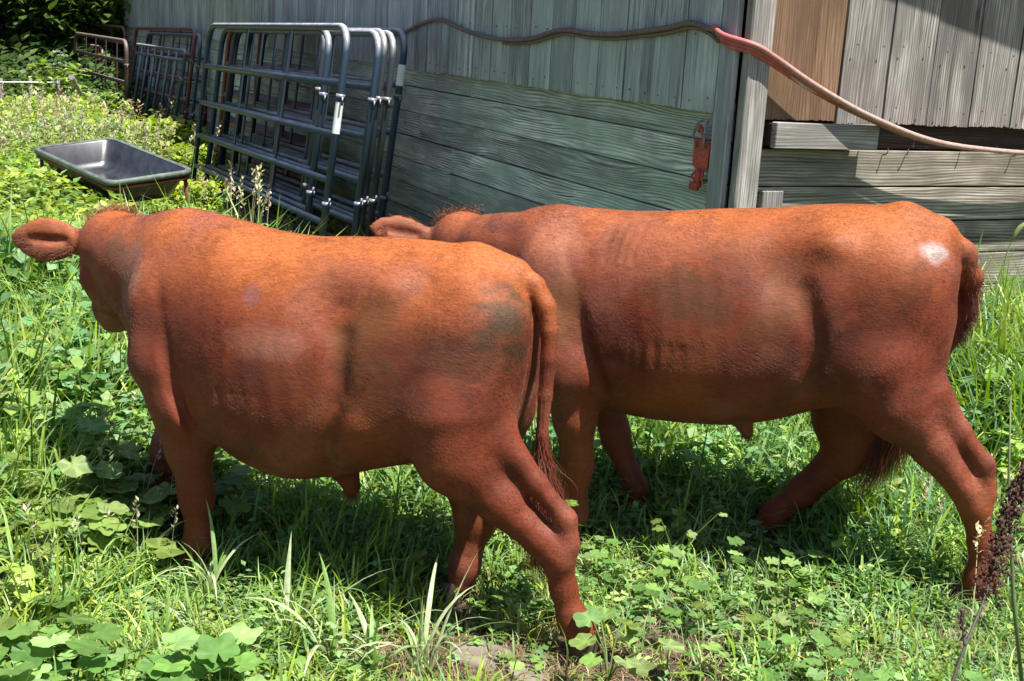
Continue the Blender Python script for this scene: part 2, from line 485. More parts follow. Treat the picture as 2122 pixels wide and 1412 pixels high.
# ---- cow in front
def spec_front(F):
    F.torso([ # x, top, bottom, widest z, half width, exponent, y0
        (-.355, .88, .66, .80, .045, 2.0, 0), (-.335, .935, .58, .78, .11, 2.1, 0), (-.295, .98, .50, .76, .18, 2.2, 0),
        (-.22, 1.015, .46, .74, .225, 2.3, 0), (-.10, 1.028, .43, .70, .25, 2.3, 0), (.02, 1.028, .395, .66, .268, 2.3, 0),
        (.16, 1.018, .35, .63, .288, 2.3, 0), (.31, 1.006, .318, .62, .30, 2.3, 0), (.45, 1.012, .345, .63, .285, 2.25, 0),
        (.56, 1.032, .395, .65, .25, 2.15, 0), (.66, 1.042, .43, .68, .21, 2.1, 0), (.74, 1.035, .47, .72, .165, 2.05, 0),
        (.81, 1.01, .55, .76, .12, 2.0, 0), (.85, .97, .64, .80, .07, 2.0, 0)])
    # thighs
    for s in (1, -1):
        F.cone((-.22, .11 * s, .82), (-.19, .135 * s, .60), .15, .13, .06, sq=((0, 1, 0), 1.15))
        F.cone((-.252 + .012 * (s < 0), .09 * s, .74), (-.245 + .012 * (s < 0), .11 * s, .56), .102, .10, .05)
    # near hind leg (trailing)
    F.cone((-.19, .15, .60), (-.21, .165, .50), .135, .105, .05)
    F.chain([(-.21, .165, .51, .097), (-.335, .165, .395, .061), (-.46, .16, .298, .042), (-.502, .155, .262, .043),
             (-.522, .15, .17, .033), (-.545, .15, .105, .033), (-.56, .15, .08, .040), (-.585, .15, .045, .036)], .025, .05)
    F.chain([(-.325, .155, .565, .045), (-.43, .155, .455, .026), (-.515, .152, .368, .026), (-.525, .152, .30, .034)], .022, .04)
    # far hind leg (under the body)
    F.cone((-.16, -.15, .60), (-.10, -.16, .48), .13, .11, .05)
    F.chain([(-.115, -.13, .50, .115), (-.155, -.10, .37, .092), (-.195, -.07, .27, .066), (-.20, -.055, .23, .056),
             (-.19, -.03, .14, .036), (-.185, -.02, .10, .041), (-.175, -.01, .05, .035)], .025, .05)
    F.chain([(-.25, -.13, .50, .045), (-.285, -.10, .38, .028), (-.275, -.07, .32, .028), (-.235, -.06, .25, .034)], .022, .03)
    # near fore leg
    F.cone((.68, .12, .80), (.645, .14, .62), .105, .095, .06, sq=((0, 1, 0), 1.3))
    F.cone((.66, .14, .62), (.61, .15, .50), .10, .09, .05)
    F.chain([(.625, .145, .52, .086), (.61, .145, .38, .064), (.593, .14, .27, .048), (.59, .14, .23, .046), (.585, .14, .13, .034),
             (.583, .14, .095, .041), (.597, .14, .05, .036)], .025, .05)
    # far fore leg (reaching forward)
    F.cone((.69, -.12, .80), (.66, -.13, .58), .11, .10, .06, sq=((0, 1, 0), 1.3))
    F.chain([(.68, -.13, .56, .09), (.79, -.14, .40, .062), (.86, -.14, .28, .048), (.872, -.14, .24, .045), (.865, -.14, .13, .034),
             (.865, -.14, .095, .040), (.885, -.14, .05, .034)], .025, .05)
    # brisket, neck
    F.cone((.75, 0, .58), (.70, 0, .50), .09, .08, .06)
    F.cone((.72, .0, .87), (.90, -.03, .865), .160, .125, .06, sq=((0, 1, 0), 1.15))
    F.cone((.78, .0, .76), (.93, -.06, .80), .14, .10, .06, sq=((0, 1, 0), 1.2))
    F.cone((.88, -.02, .885), (1.0, -.09, .89), .115, .088, .05)
    P = (1.01, -.085, .955); n = (.41, -.58, -.70)
    fr = head_sdf(F, P, n, s=.98)
    q = fr[3]
    ear_sdf(F, q(.035, .075, -.03), fr[1] * 1.0 + fr[2] * .08 + fr[0] * .05, -fr[0] * .35 + fr[1] * 0 + np.array((.0, 1, -.1)), .205, .060)
    ear_sdf(F, q(.035, -.075, -.03), -fr[1] * 1.0 + fr[2] * .05 + fr[0] * .05, np.array((.9, 0, .1)), .205, .047)
    # sheath
    F.cone((.185, 0, .335), (.165, 0, .292), .040, .026, .03)
    # muscles and bones
    for s in (1, -1):
        F.bulge((-.02, .20 * s, .94), (.06, .06, .05), 0.0217)      # hook bone
        F.bulge((-.335, .10 * s, .88), (.05, .05, .05), 0.0248)     # pin bone
        F.bulge((-.17, .22 * s, .93), (.08, .05, .05), -0.0124)
        F.bulge((.13, .24 * s, .88), (.07, .06, .09), -0.0434)      # flank hollow
        F.groove([(.09, .25 * s, .80), (.09, .27 * s, .66), (.13, .25 * s, .50), (.15, .18 * s, .40)], .028, -0.0248)
        F.groove([(.04, .26 * s, .56), (.10, .24 * s, .45), (.14, .16 * s, .38)], .04, .009)   # flank fold
        F.groove([(.70, .19 * s, .95), (.655, .24 * s, .78), (.60, .25 * s, .60), (.55, .22 * s, .47)], .016, -0.0558)  # behind shoulder
        F.groove([(.81, .14 * s, .96), (.83, .17 * s, .80), (.82, .16 * s, .66)], .016, -0.0512)
        F.bulge((.755, .19 * s, .76), (.045, .05, .17), 0.0310)
        F.bulge((.78, .14 * s, .62), (.05, .05, .05), 0.0279)       # point of shoulder
        F.bulge((.58, .22 * s, .52), (.05, .04, .05), 0.0186)       # elbow
        F.groove([(-.10, .20 * s, .52), (-.22, .22 * s, .46)], .03, 0.0093)
        for k in range(6):
            x = .22 + k * .062
            F.groove([(x + .04, .25 * s, .86), (x, .30 * s, .66), (x - .03, .27 * s, .5)], .016, 0.0013)
    for k in range(5):       # folds of loose skin on neck and behind the elbow
        F.groove([(.80 + k * .028, .10, .99 - k * .01), (.83 + k * .026, .15, .88), (.82 + k * .02, .15, .76)], .010, -.0045)
        F.groove([(.50 - k * .03, .22, .46), (.46 - k * .035, .25, .53), (.47 - k * .04, .29, .62)], .011, -.0035)
        F.groove([(.16 - k * .025, .25, .50 + k * .03), (.10 - k * .025, .26, .60 + k * .03)], .010, .004)
    F.groove([(.62, .01, 1.05), (.2, .0, 1.02), (-.2, .0, 1.02)], .03, .006)
    F.groove([(-.37, .06, .86), (-.39, .05, .75), (-.37, .05, .6)], .03, -0.0155)
    # tail
    F.chain([(-.18, 0, .985, .050), (-.29, .0, .972, .036)], .03, .05)
    F.chain([(-.29, .0, .972, .036), (-.345, .005, .945, .030), (-.385, .012, .895, .026), (-.402, .02, .83, .023), (-.407, .028, .76, .021),
             (-.405, .034, .66, .019), (-.405, .038, .55, .016), (-.418, .04, .44, .013)], .010, .02)
    stains_and_shine = [(-.33, .15, .86, .10, .11, .12, (.046, .036, .016), .85), (-.20, .2, .80, .16, .2, .07, (.12, .06, .03), .35),
              (.02, .27, .80, .10, .2, .10, (.16, .07, .02), .6), (.0, .27, .70, .11, .2, .10, (.10, .04, .02), .55),
              (.36, .25, .88, .025, .2, .03, (.22, .10, .11), .5), (.30, .27, .76, .10, .2, .05, (.42, .19, .13), .4),
              (.88, .1, .93, .05, .2, .05, (.10, .06, .035), .6), (.80, .17, .84, .06, .2, .14, (.32, .17, .12), .5), (.82, .17, .68, .06, .2, .10, (.24, .12, .09), .5)]
    return dict(frame=fr, stains_and_shine=stains_and_shine, sunlit_z=.80, hooves=[(-.60, .15, .0, .15), (-.16, -.005, 0, 0), (.61, .14, 0, 0), (.90, -.14, 0, 0)])
TH1 = radians(17)
O1 = (-.281, 3.369)
cow1, F1, h1, coat1 = build_cow('red_cow', 'reddish brown cow in front, its hanging tail and dark-stained rump toward the other cow', O1, TH1, spec_front, FUR_N, 0.3)
add_head_parts(cow1, h1); add_hooves(cow1, h1)
tuft(cow1, 'tail_switch', 'switch_front', [(-.405, .038, .54), (-.415, .04, .46), (-.425, .04, .36)], 4200, .19, .007, (-.05, 0, -1), coat1, .0007, .9, .06)
fr = h1['frame']
tuft(cow1, 'poll_hair', 'poll_front', [fr[3](-.02, -.05, .02), fr[3](.0, 0, .035), fr[3](.0, .06, .01)], 2600, .024, .020, tuple(fr[0] * .6 + fr[2] * .6), coat1, .0006, 1.0, .6)
cow1['label'] = 'front cow at left, long tail hanging down beside a dark stain on its rump'

# ---- cow behind, to the right
def spec_back(F):
    F.torso([
        (-.455, 1.00, .74, .88, .05, 2.0, 0), (-.425, 1.07, .66, .86, .13, 2.1, 0), (-.36, 1.125, .58, .84, .19, 2.2, 0),
        (-.25, 1.15, .55, .82, .235, 2.3, 0), (-.12, 1.15, .53, .79, .255, 2.3, 0), (.0, 1.135, .485, .76, .265, 2.3, 0),
        (.13, 1.115, .445, .73, .275, 2.3, 0), (.27, 1.10, .43, .71, .28, 2.3, 0), (.42, 1.08, .425, .71, .27, 2.25, 0),
        (.54, 1.07, .43, .72, .245, 2.2, 0), (.66, 1.068, .455, .74, .215, 2.1, 0), (.78, 1.055, .50, .77, .17, 2.05, 0),
        (.88, 1.02, .58, .80, .12, 2.0, 0), (.93, .97, .68, .83, .07, 2.0, 0)])
    for s in (1, -1):
        F.cone((-.27, .11 * s, .93), (-.24, .135 * s, .70), .155, .135, .06, sq=((0, 1, 0), 1.15))
        F.cone((-.35, .10 * s, .85), (-.34, .12 * s, .66), .105, .10, .05)
    # near hind (standing back)
    F.cone((-.26, .15, .70), (-.32, .165, .60), .13, .10, .05)
    F.chain([(-.32, .165, .60, .096), (-.435, .165, .48, .057), (-.545, .16, .36, .042), (-.575, .155, .315, .044),
             (-.608, .15, .20, .034), (-.618, .15, .12, .033), (-.618, .15, .09, .042), (-.608, .15, .05, .037)], .025, .05)
    F.chain([(-.42, .155, .64, .050), (-.50, .155, .54, .030), (-.583, .152, .445, .028), (-.597, .152, .36, .034)], .022, .04)
    # far hind (stepping forward)
    F.cone((-.20, -.15, .70), (-.15, -.16, .58), .13, .12, .05)
    F.chain([(-.165, -.155, .58, .12), (-.18, -.15, .44, .092), (-.195, -.15, .345, .068), (-.185, -.15, .31, .060),
             (-.08, -.15, .18, .048), (-.02, -.15, .115, .036), (.0, -.15, .09, .040), (.03, -.15, .05, .035)], .025, .05)
    F.chain([(-.25, -.15, .52, .050), (-.265, -.15, .42, .036), (-.26, -.15, .34, .030), (-.22, -.15, .30, .036)], .022, .03)
    # near fore
    F.cone((.75, .12, .88), (.74, .14, .68), .11, .10, .06, sq=((0, 1, 0), 1.3))
    F.cone((.74, .14, .68), (.68, .15, .56), .105, .09, .05)
    F.chain([(.66, .145, .56, .088), (.64, .145, .42, .066), (.625, .14, .30, .048), (.62, .14, .26, .046), (.62, .14, .15, .034),
             (.62, .14, .105, .041), (.635, .14, .05, .036)], .025, .05)
    # far fore (swung back)
    F.cone((.75, -.12, .88), (.72, -.13, .64), .11, .10, .06, sq=((0, 1, 0), 1.3))
    F.chain([(.66, -.13, .58, .088), (.60, -.14, .42, .064), (.555, -.14, .31, .047), (.545, -.14, .27, .045), (.485, -.14, .15, .033),
             (.465, -.14, .115, .040), (.47, -.14, .05, .034)], .025, .05)
    F.cone((.83, 0, .63), (.75, 0, .54), .10, .09, .06)
    F.cone((.78, .0, .905), (.98, -.03, .89), .150, .112, .06, sq=((0, 1, 0), 1.15))
    F.cone((.84, .0, .80), (1.0, -.06, .83), .15, .10, .06, sq=((0, 1, 0), 1.2))
    F.cone((.95, -.02, .91), (1.08, -.09, .905), .105, .085, .05)
    P = (1.12, -.10, .955); n = (.42, -.62, -.66)
    fr = head_sdf(F, P, n, s=.98); q = fr[3]
    ear_sdf(F, q(.035, .075, -.03), fr[1] * 1.0 + fr[2] * .22 + fr[0] * .0, -fr[0] * .35 + np.array((.0, 1, .25)), .225, .050)
    ear_sdf(F, q(.035, -.075, -.03), -fr[1] * 1.0 + fr[2] * .05 + fr[0] * .05, np.array((.9, 0, .1)), .205, .047)
    F.cone((.125, 0, .435), (.11, 0, .405), .030, .020, .03)
    for s in (1, -1):
        F.bulge((-.08, .20 * s, 1.06), (.06, .06, .05), 0.0279)
        F.bulge((-.41, .11 * s, .97), (.05, .05, .05), 0.0217)
        F.bulge((.06, .23 * s, .98), (.07, .06, .09), -0.0403)
        F.groove([(-.02, .25 * s, .92), (-.07, .26 * s, .78), (-.06, .24 * s, .64), (-.02, .18 * s, .53)], .030, -0.0279)
        F.groove([(-.10, .25 * s, .66), (-.03, .23 * s, .56), (.03, .16 * s, .50)], .04, .008)
        F.groove([(.70, .19 * s, 1.0), (.655, .24 * s, .84), (.60, .24 * s, .68), (.55, .22 * s, .55)], .016, -0.0558)
        F.groove([(.86, .14 * s, 1.04), (.88, .17 * s, .86), (.87, .16 * s, .70)], .026, -0.0217)
        F.bulge((.80, .19 * s, .82), (.06, .05, .15), 0.0217)
        F.bulge((.85, .14 * s, .70), (.05, .05, .05), 0.0279)
        F.bulge((.64, .22 * s, .60), (.05, .04, .06), 0.0248)
        for k in range(6):
            x = .18 + k * .062
            F.groove([(x + .04, .24 * s, .94), (x, .28 * s, .74), (x - .03, .25 * s, .6)], .016, 0.0013)
    F.groove([(-.43, .06, .96), (-.455, .05, .85), (-.44, .05, .7)], .03, -0.0155)
    for k in range(5):
        F.groove([(.50 - k * .03, .22, .55), (.46 - k * .035, .25, .62), (.47 - k * .04, .28, .72)], .011, -.0035)
        F.groove([(.0 - k * .022, .25, .62 + k * .04), (-.07 - k * .022, .26, .70 + k * .04)], .010, .004)
    for k in range(4):   # skin wrinkles over the withers
        F.groove([(.56 - k * .03, .10, 1.06), (.58 - k * .03, .2, .95)], .009, -0.0047)
    # tail, carried behind the far buttock
    F.chain([(-.28, 0, 1.115, .055), (-.385, .0, 1.085, .042), (-.46, -.01, 1.035, .030), (-.495, -.03, .96, .026), (-.498, -.06, .86, .022),
             (-.465, -.08, .76, .019), (-.44, -.10, .66, .016), (-.40, -.12, .55, .013)], .03, .05)
    stains_and_shine = [(-.36, .15, 1.05, .048, .12, .034, (.50, .42, .40), .9), (-.372, .15, 1.045, .025, .12, .012, (.26, .18, .16), .8),  # pale shed patch on the hip, its shiny highlight put into the colour
              (.30, .25, .88, .14, .2, .08, (.13, .06, .025), .6), (.05, .27, .86, .10, .2, .14, (.20, .08, .03), .5),
              (.92, .08, 1.0, .07, .2, .03, (.10, .035, .03), .6), (.68, .2, .76, .06, .2, .12, (.20, .10, .03), .5),
              (-.10, .25, .78, .08, .2, .08, (.10, .035, .025), .6), (.75, .15, .95, .1, .2, .10, (.42, .18, .11), .3)]
    return dict(frame=fr, stains_and_shine=stains_and_shine, sunlit_z=.90, hooves=[(-.595, .15, 0, 0), (.05, -.15, 0, 0), (.65, .14, 0, 0), (.485, -.14, 0, 0)])
TH2 = radians(14)
O2 = (.868, 3.775)
cow2, F2, h2, coat2 = build_cow('red_cow', 'reddish brown cow standing behind, a pale spot with painted-in shine high on its hip', O2, TH2, spec_back, FUR_N, 0.8)
add_head_parts(cow2, h2); add_hooves(cow2, h2)
tuft(cow2, 'tail_switch', 'switch_back', [(-.42, -.11, .58), (-.37, -.13, .48), (-.30, -.14, .38)], 2600, .15, .012, (.25, -.05, -1), coat2, .0008, .9, .14)
tuft(cow2, 'tail_fringe', 'fringe_back', [(-.47, -.01, 1.03), (-.495, -.03, .95), (-.50, -.06, .85), (-.47, -.08, .77)], 2400, .034, .012, (-.4, 0, -1), coat2, .0006, .8, .3)
fr = h2['frame']
tuft(cow2, 'poll_hair', 'poll_back', [fr[3](-.02, -.05, .02), fr[3](.0, 0, .035), fr[3](.0, .06, .01)], 2200, .018, .018, tuple(fr[0] * .8 + fr[2] * .3), coat2, .0006, 1.0, .6)

for root_, hd, ct, dn in ((cow1, h1, coat1, 'front'), (cow2, h2, coat2, 'back')):      # hair fringe round the near ear, tuft at the sheath
    n_, l_, u_, q_ = hd['frame']; b_ = q_(.035, .075, -.03); d_ = unit(l_ + u_ * (.08 if dn == 'front' else .2))
    up_ = unit(u_ - d_ * np.dot(u_, d_))
    edge = [b_ + d_ * .04 + up_ * .03, b_ + d_ * .09 + up_ * .052, b_ + d_ * .15 + up_ * .045, b_ + d_ * .19 + up_ * .01, b_ + d_ * .15 - up_ * .045, b_ + d_ * .09 - up_ * .052, b_ + d_ * .04 - up_ * .03]
    tuft(root_, 'ear_fringe', 'ear_fringe_' + dn, edge, 2000, .022, .006, tuple(d_ * .9 - np.array((0, 0, .3))), ct, .00045, .9, .35)
    sp = (.165, 0, .272) if dn == 'front' else (.11, 0, .395)
    tuft(root_, 'sheath_hair', 'sheath_hair_' + dn, [(sp[0] + .015, 0, sp[2] + .01), (sp[0] - .01, 0, sp[2])], 260, .020, .008, (-.1, 0, -1), ct, .0005, .7, .15)
# ------------------------------------------------------------------ barn
K = Vector((0.9304, 5.6, 0))
DL = Vector((-0.4312, 0.9022, 0)).normalized(); NL = Vector((-DL.y, DL.x, 0))      # left wall runs away from the corner
if NL.y > 0: NL = -NL
DR = Vector((0.9024, 0.4308, 0)).normalized(); NR = Vector((DR.y, -DR.x, 0))
EAVE = 2.62

def wood(name, lo, mid, hi, tint=None, tamt=.0, ring=.5, rough=.85):
    """weathered boards; grain runs along the local x axis of each board"""
    t = NT(name)
    oi = t.n('ShaderNodeObjectInfo'); co = t.coord('Object')
    off = t.n('ShaderNodeVectorMath'); off.operation = 'ADD'
    sc = t.n('ShaderNodeVectorMath'); sc.operation = 'SCALE'; t.set(sc, 0, (17.0, 31.0, 53.0)); t.set(sc, 'Scale', oi.outputs['Random'])
    t.set(off, 0, co); t.set(off, 1, sc.outputs[0])
    v = off.outputs[0]
    # cathedral grain: rings of distorted distance across the board
    w = t.n('ShaderNodeTexWave'); w.wave_type = 'BANDS'; w.bands_direction = 'Z'
    t.set(w, 'Vector', t.map(v, (.16, .6, 1))); t.set(w, 'Scale', 21.0); t.set(w, 'Distortion', 26.0); t.set(w, 'Detail', 2.5); t.set(w, 'Detail Scale', .30); t.set(w, 'Detail Roughness', .45)
    fine = t.noise(t.map(v, (4, 150, 210)), 1.0, 6, .72)
    mid_ = t.noise(t.map(v, (2.2, 14, 24)), 1.0, 4, .6, .6)
    blot = t.noise(t.map(v, (3, 3, 6)), 1.0, 4, .55)
    kn = t.n('ShaderNodeTexVoronoi'); t.set(kn, 'Vector', t.map(v, (1.6, 3, 5.5))); t.set(kn, 'Scale', 1.0)
    knot = t.ramp(kn.outputs['Distance'], [(.03, (1, 1, 1)), (.09, (0, 0, 0))])
    g = t.math('ADD', t.math('MULTIPLY', w.outputs['Fac'], t.math('MULTIPLY', ring * .75, t.noise(t.map(v, (1.1, 3, 4)), 1.0, 3, .5))), t.math('ADD', t.math('MULTIPLY', fine, .55), t.math('MULTIPLY', mid_, .55)))
    streak = t.noise(t.map(v, (1.3, 30, 34)), 1.0, 5, .7)
    g = t.math('ADD', g, t.math('MULTIPLY_ADD', streak, .9, -.45))
    c = t.ramp(g, [(.40, lo), (.60, tuple(a * .45 + b * .55 for a, b in zip(lo, mid))), (.72, mid), (1.0, hi)])
    c = t.mix(t.math('MULTIPLY', knot, .75), c, tuple(x * .45 for x in lo))
    c = t.mix(t.ramp(blot, [(.36, (.8, .8, .8)), (.60, (0, 0, 0))]), c, tuple(x * .50 for x in mid))
    if tint: c = t.mix(t.math('MULTIPLY', t.ramp(t.noise(t.map(v, (1.4, 3, 3.5)), 1.0, 5, .6), [(.38, (0, 0, 0)), (.62, (1, 1, 1))]), tamt), c, tint)
    hv = t.n('ShaderNodeHueSaturation'); t.set(hv, 'Color', c)
    t.set(hv, 'Value', t.math('MULTIPLY_ADD', oi.outputs['Random'], .36, .80)); hv.inputs['Saturation'].default_value = 1.0
    t.p(Base_Color=hv.outputs[0], Roughness=rough, Specular_IOR_Level=.2)
    t.bump(g, .55, .003)
    return t.m
MAT['wl_board'] = wood('weathered_blue_grey_board', (.055, .062, .064), (.47, .495, .495), (.80, .82, .81), (.40, .46, .445), .5, .3)
MAT['wl_plank'] = wood('mossy_plank', (.045, .05, .043), (.46, .475, .43), (.80, .80, .74), (.32, .41, .34), .5, .9)
MAT['wr_board'] = wood('silver_grey_board', (.05, .042, .036), (.29, .27, .245), (.58, .56, .51), (.22, .22, .20), .35, .6)
MAT['wr_plank'] = wood('tan_grey_plank', (.045, .036, .028), (.31, .275, .225), (.58, .54, .46), (.16, .15, .12), .3, .8)
MAT['brown_board'] = wood('brown_unweathered_board', (.10, .055, .032), (.25, .155, .09), (.38, .26, .175), (.22, .14, .10), .4, .7)
MAT['trim_l'] = wood('blue_grey_trim', (.12, .12, .13), (.44, .435, .45), (.68, .67, .68), (.36, .39, .39), .5, .3)
MAT['trim_r'] = wood('pale_grey_post', (.10, .09, .08), (.37, .35, .325), (.60, .58, .55), None, 0, .5)
MAT['old_beam'] = wood('dark_old_beam', (.02, .013, .01), (.075, .052, .040), (.14, .10, .08), None, 0, .4)
MAT['dark_in'] = simple('barn_inside_dark', (.012, .011, .010), .95)
MAT['tin'] = simple('old_roof_tin', (.30, .29, .28), .45, .6, .5, 6, .3)
MAT['nail'] = simple('rusty_nail', (.16, .10, .07), .6, .5)

def box_mesh(name, sx, sy, sz, bev=.003, origin=(0, 0, 0)):
    """box with its corner edges chamfered; centre at origin offset"""
    V = []
    hx, hy, hz = sx / 2, sy / 2, sz / 2; b = min(bev, hx * .4, hy * .4, hz * .4)
    import bmesh
    bm = bmesh.new(); bmesh.ops.create_cube(bm, size=1)
    for v in bm.verts: v.co = Vector((v.co.x * sx + origin[0], v.co.y * sy + origin[1], v.co.z * sz + origin[2]))
    if b > 0: bmesh.ops.bevel(bm, geom=bm.edges[:], offset=b, segments=1, affect='EDGES')
    me = bpy.data.meshes.new(name); bm.to_mesh(me); bm.free()
    return me
def prism_mesh(name, outline, th, y0=0.0):
    """polygon in local xz extruded along local y"""
    import bmesh
    bm = bmesh.new()
    a = [bm.verts.new((x, y0, z)) for x, z in outline]; b = [bm.verts.new((x, y0 + th, z)) for x, z in outline]
    bm.faces.new(a); bm.faces.new(b[::-1])
    n = len(a)
    for i in range(n): bm.faces.new((a[i], b[i], b[(i + 1) % n], a[(i + 1) % n]))
    bmesh.ops.recalc_face_normals(bm, faces=bm.faces[:])
    me = bpy.data.meshes.new(name); bm.to_mesh(me); bm.free(); return me

barn = empty('barn', K, 0, 'weathered wooden barn with upright boards above lying planks, behind the cows', 'barn')

def wall_frame(D, N):
    """matrix whose x runs along the wall, y points out of the wall, z up (relative to the barn's corner)"""
    return D, N
def place(o, D, N, t, off, z, vertical=False, extra=0.0):
    """local x along the board. horizontal: x->D; vertical: x->up"""
    if vertical: ex, ez = Vector((0, 0, 1)), -D
    else: ex, ez = D, Vector((0, 0, 1))
    ey = ez.cross(ex)
    m = Matrix((( ex.x, ey.x, ez.x, 0), (ex.y, ey.y, ez.y, 0), (ex.z, ey.z, ez.z, 0), (0, 0, 0, 1)))
    p = D * t + N * off + Vector((0, 0, z))
    m.translation = p
    if extra: m = m @ Matrix.Rotation(extra, 4, 'Y')
    o.matrix_local = m

def lay_planks(D, N, seams, length, mat, breaks, off, t0=0.0):
    for r in range(len(seams) - 1):
        z0, z1 = seams[r], seams[r + 1]
        bs = [t0] + [b for b in breaks[r % len(breaks)] if t0 < b < length] + [length]
        for a, b in zip(bs[:-1], bs[1:]):
            g = .004 + .005 * random.random()
            me = box_mesh('plank_board', (b - a) - .006, .030, (z1 - z0) - g, .0035)
            me.materials.append(mat)
            o = link('plank', me, barn)
            place(o, D, N, (a + b) / 2, off - .015 + random.uniform(-.002, .002), (z0 + z1) / 2 - g / 2, False, random.uniform(-.0006, .0006))
seams = [-.06, .095, .272, .449, .626, .803, .980, 1.161, 1.345]
lay_planks(DL, NL, seams, 18.1, MAT['wl_plank'],
           [(2.4, 6.1, 9.8, 13.4), (3.55, 7.2, 10.9, 14.6), (1.3, 4.9, 8.6, 12.3, 16), (3.30, 6.9, 10.6, 14.2), (3.28, 6.3, 9.9, 13.6), (3.9, 5.5, 9.1, 12.8, 16.4), (4.2, 8.1, 11.8, 15.4), (3.0, 6.6, 10.2, 13.9)], 0.0, .05)
seams_r = [-.06, .15, .32, .48, .648, .812, .979, 1.150]
lay_planks(DR, NR, seams_r, 4.4, MAT['wr_plank'], [(2.9,), (2.1,), (3.3,), (2.6,), (1.95,), (3.1,), (2.3,)], 0.0, .07)
# beam in the slot above the lying planks on the right wall
for a, b in ((.09, 1.95), (1.955, 4.4)):
    me = box_mesh('slot_beam', b - a - .004, .03, .16, .004); me.materials.append(MAT['old_beam'])
    o = link('beam', me, barn); place(o, DR, NR, (a + b) / 2, -.035, 1.235)

def board_mesh(w, L, th, jag, seed):
    r = random.Random(seed)
    pts = [(L, -w / 2), (L, w / 2)]          # local x is up the board, z across
    n = 26
    low = []
    for i in range(n + 1):
        z = w / 2 - w * i / n
        d = r.uniform(0, jag)
        if r.random() < .18: d += jag * r.uniform(1, 3)
        low.append((d, z))
    pts = [(L, w / 2)] + low + [(L, -w / 2)]
    return prism_mesh('board_plank', pts, th)
def stand_boards(D, N, t0, t1, w, z0, z1, off, mats, jag, kinds=5, seed=0, pick=None):
    ms = []
    for k in range(kinds):
        me = board_mesh(w - .009, z1 - z0, .024, jag, seed + k); ms.append(me)
    t = t0; i = 0
    while t < t1 - .02:
        ww = min(w, t1 - t)
        mat = mats[i % len(mats)] if pick is None else pick(i)
        if abs(ww - w) > .01: me = board_mesh(ww - .009, z1 - z0, .024, jag, seed + 99)
        else:
            me = ms[random.randrange(kinds)]
        if not me.materials: me.materials.append(mat)
        o = link('board', me, barn)
        place(o, D, N, t + ww / 2, off + random.uniform(-.003, .003), z0 + random.uniform(-.006, .006), True, random.uniform(-.0025, .0025))
        t += ww; i += 1
stand_boards(DL, NL, .128, 18.08, .2775, 1.283, EAVE - .02, .012, [MAT['wl_board']], .0025, 6, 10)
stand_boards(DR, NR, .527, 4.4, .2665, 1.268, EAVE - .02, .022, [MAT['wr_board']], .004, 5, 40)
me = board_mesh(.405, EAVE - .02 - 1.273, .024, .002, 70); me.materials.append(MAT['brown_board'])
o = link('board', me, barn); place(o, DR, NR, .316, .018, 1.276, True); o['label'] = 'wide brown board beside the corner post'
# corner trim (left face) and post (right face)
me = box_mesh('corner_trim', EAVE + .05, .030, .118, .004, ((EAVE + .05) / 2 - .05, 0, 0)); me.materials.append(MAT['trim_l'])
o = link('corner_board', me, barn); place(o, DL, NL, .060, .030, 0, True)
me = box_mesh('corner_post', EAVE + .05, .055, .118, .006, ((EAVE + .05) / 2 - .05, 0, 0)); me.materials.append(MAT['trim_r'])
o = link('corner_post', me, barn); place(o, DR, NR, .049, .036, 0, True, -.001)
# short ledge board on the right wall and a small pale block under it
me = box_mesh('ledge_board', .575, .040, .113, .003); me.materials.append(MAT['trim_r'])
o = link('ledge_board', me, barn); place(o, DR, NR, .152 + .287, .072, 1.2125, False, .004)
me = box_mesh('ledge_block', .50, .05, .10, .003); me.materials.append(MAT['old_beam'])
o = link('ledge_block', me, barn); place(o, DR, NR, .40, .026, 1.2125, False, .004)
me = box_mesh('pale_block', .30, .03, .115, .003, (.15, 0, 0)); me.materials.append(MAT['trim_r'])
o = link('pale_block', me, barn); place(o, DR, NR, .215, .017, .66, True)
# nails and hooks
def nail_mesh():
    me = bpy.data.meshes.get('bent_nail')
    if me: return me
    V, Fc = [], []
    pts = [Vector((0, 0, 0)), Vector((0, -.022, .002)), Vector((0, -.034, .014)), Vector((0, -.036, .030))]
    me = tube_mesh('bent_nail', pts, [.0030, .0030, .0026, .0022], 6)
    me.materials.append(MAT['nail']); return me
def tube_arrays(pts, rad, seg=8, cap=True):
    pts = [Vector(p) for p in pts]; n = len(pts)
    if not hasattr(rad, '__len__'): rad = [rad] * n
    V, Fc = [], []
    t = (pts[1] - pts[0]).normalized(); a = Vector((0, 0, 1)) if abs(t.z) < .9 else Vector((1, 0, 0))
    u = t.cross(a).normalized()
    for i, p in enumerate(pts):
        if i == 0: t = pts[1] - pts[0]
        elif i == n - 1: t = pts[-1] - pts[-2]
        else: t = (pts[i + 1] - p).normalized() + (p - pts[i - 1]).normalized()
        t.normalize(); u = (u - t * u.dot(t)).normalized(); w = t.cross(u)
        for k in range(seg):
            an = 2 * pi * k / seg
            V.append(p + (u * cos(an) + w * sin(an)) * rad[i])
    for i in range(n - 1):
        for k in range(seg):
            k2 = (k + 1) % seg
            Fc.append((i * seg + k, i * seg + k2, (i + 1) * seg + k2, (i + 1) * seg + k))
    if cap:
        Fc.append(tuple(range(seg))[::-1]); Fc.append(tuple((n - 1) * seg + k for k in range(seg)))
    return V, Fc
def py_mesh(name, V, Fc, smooth=True, mat=None):
    me = bpy.data.meshes.new(name); me.from_pydata([tuple(v) for v in V], [], [tuple(f) for f in Fc]); me.update()
    if smooth: me.polygons.foreach_set('use_smooth', [len(p.vertices) <= 4 for p in me.polygons])
    if mat: me.materials.append(mat)
    return me
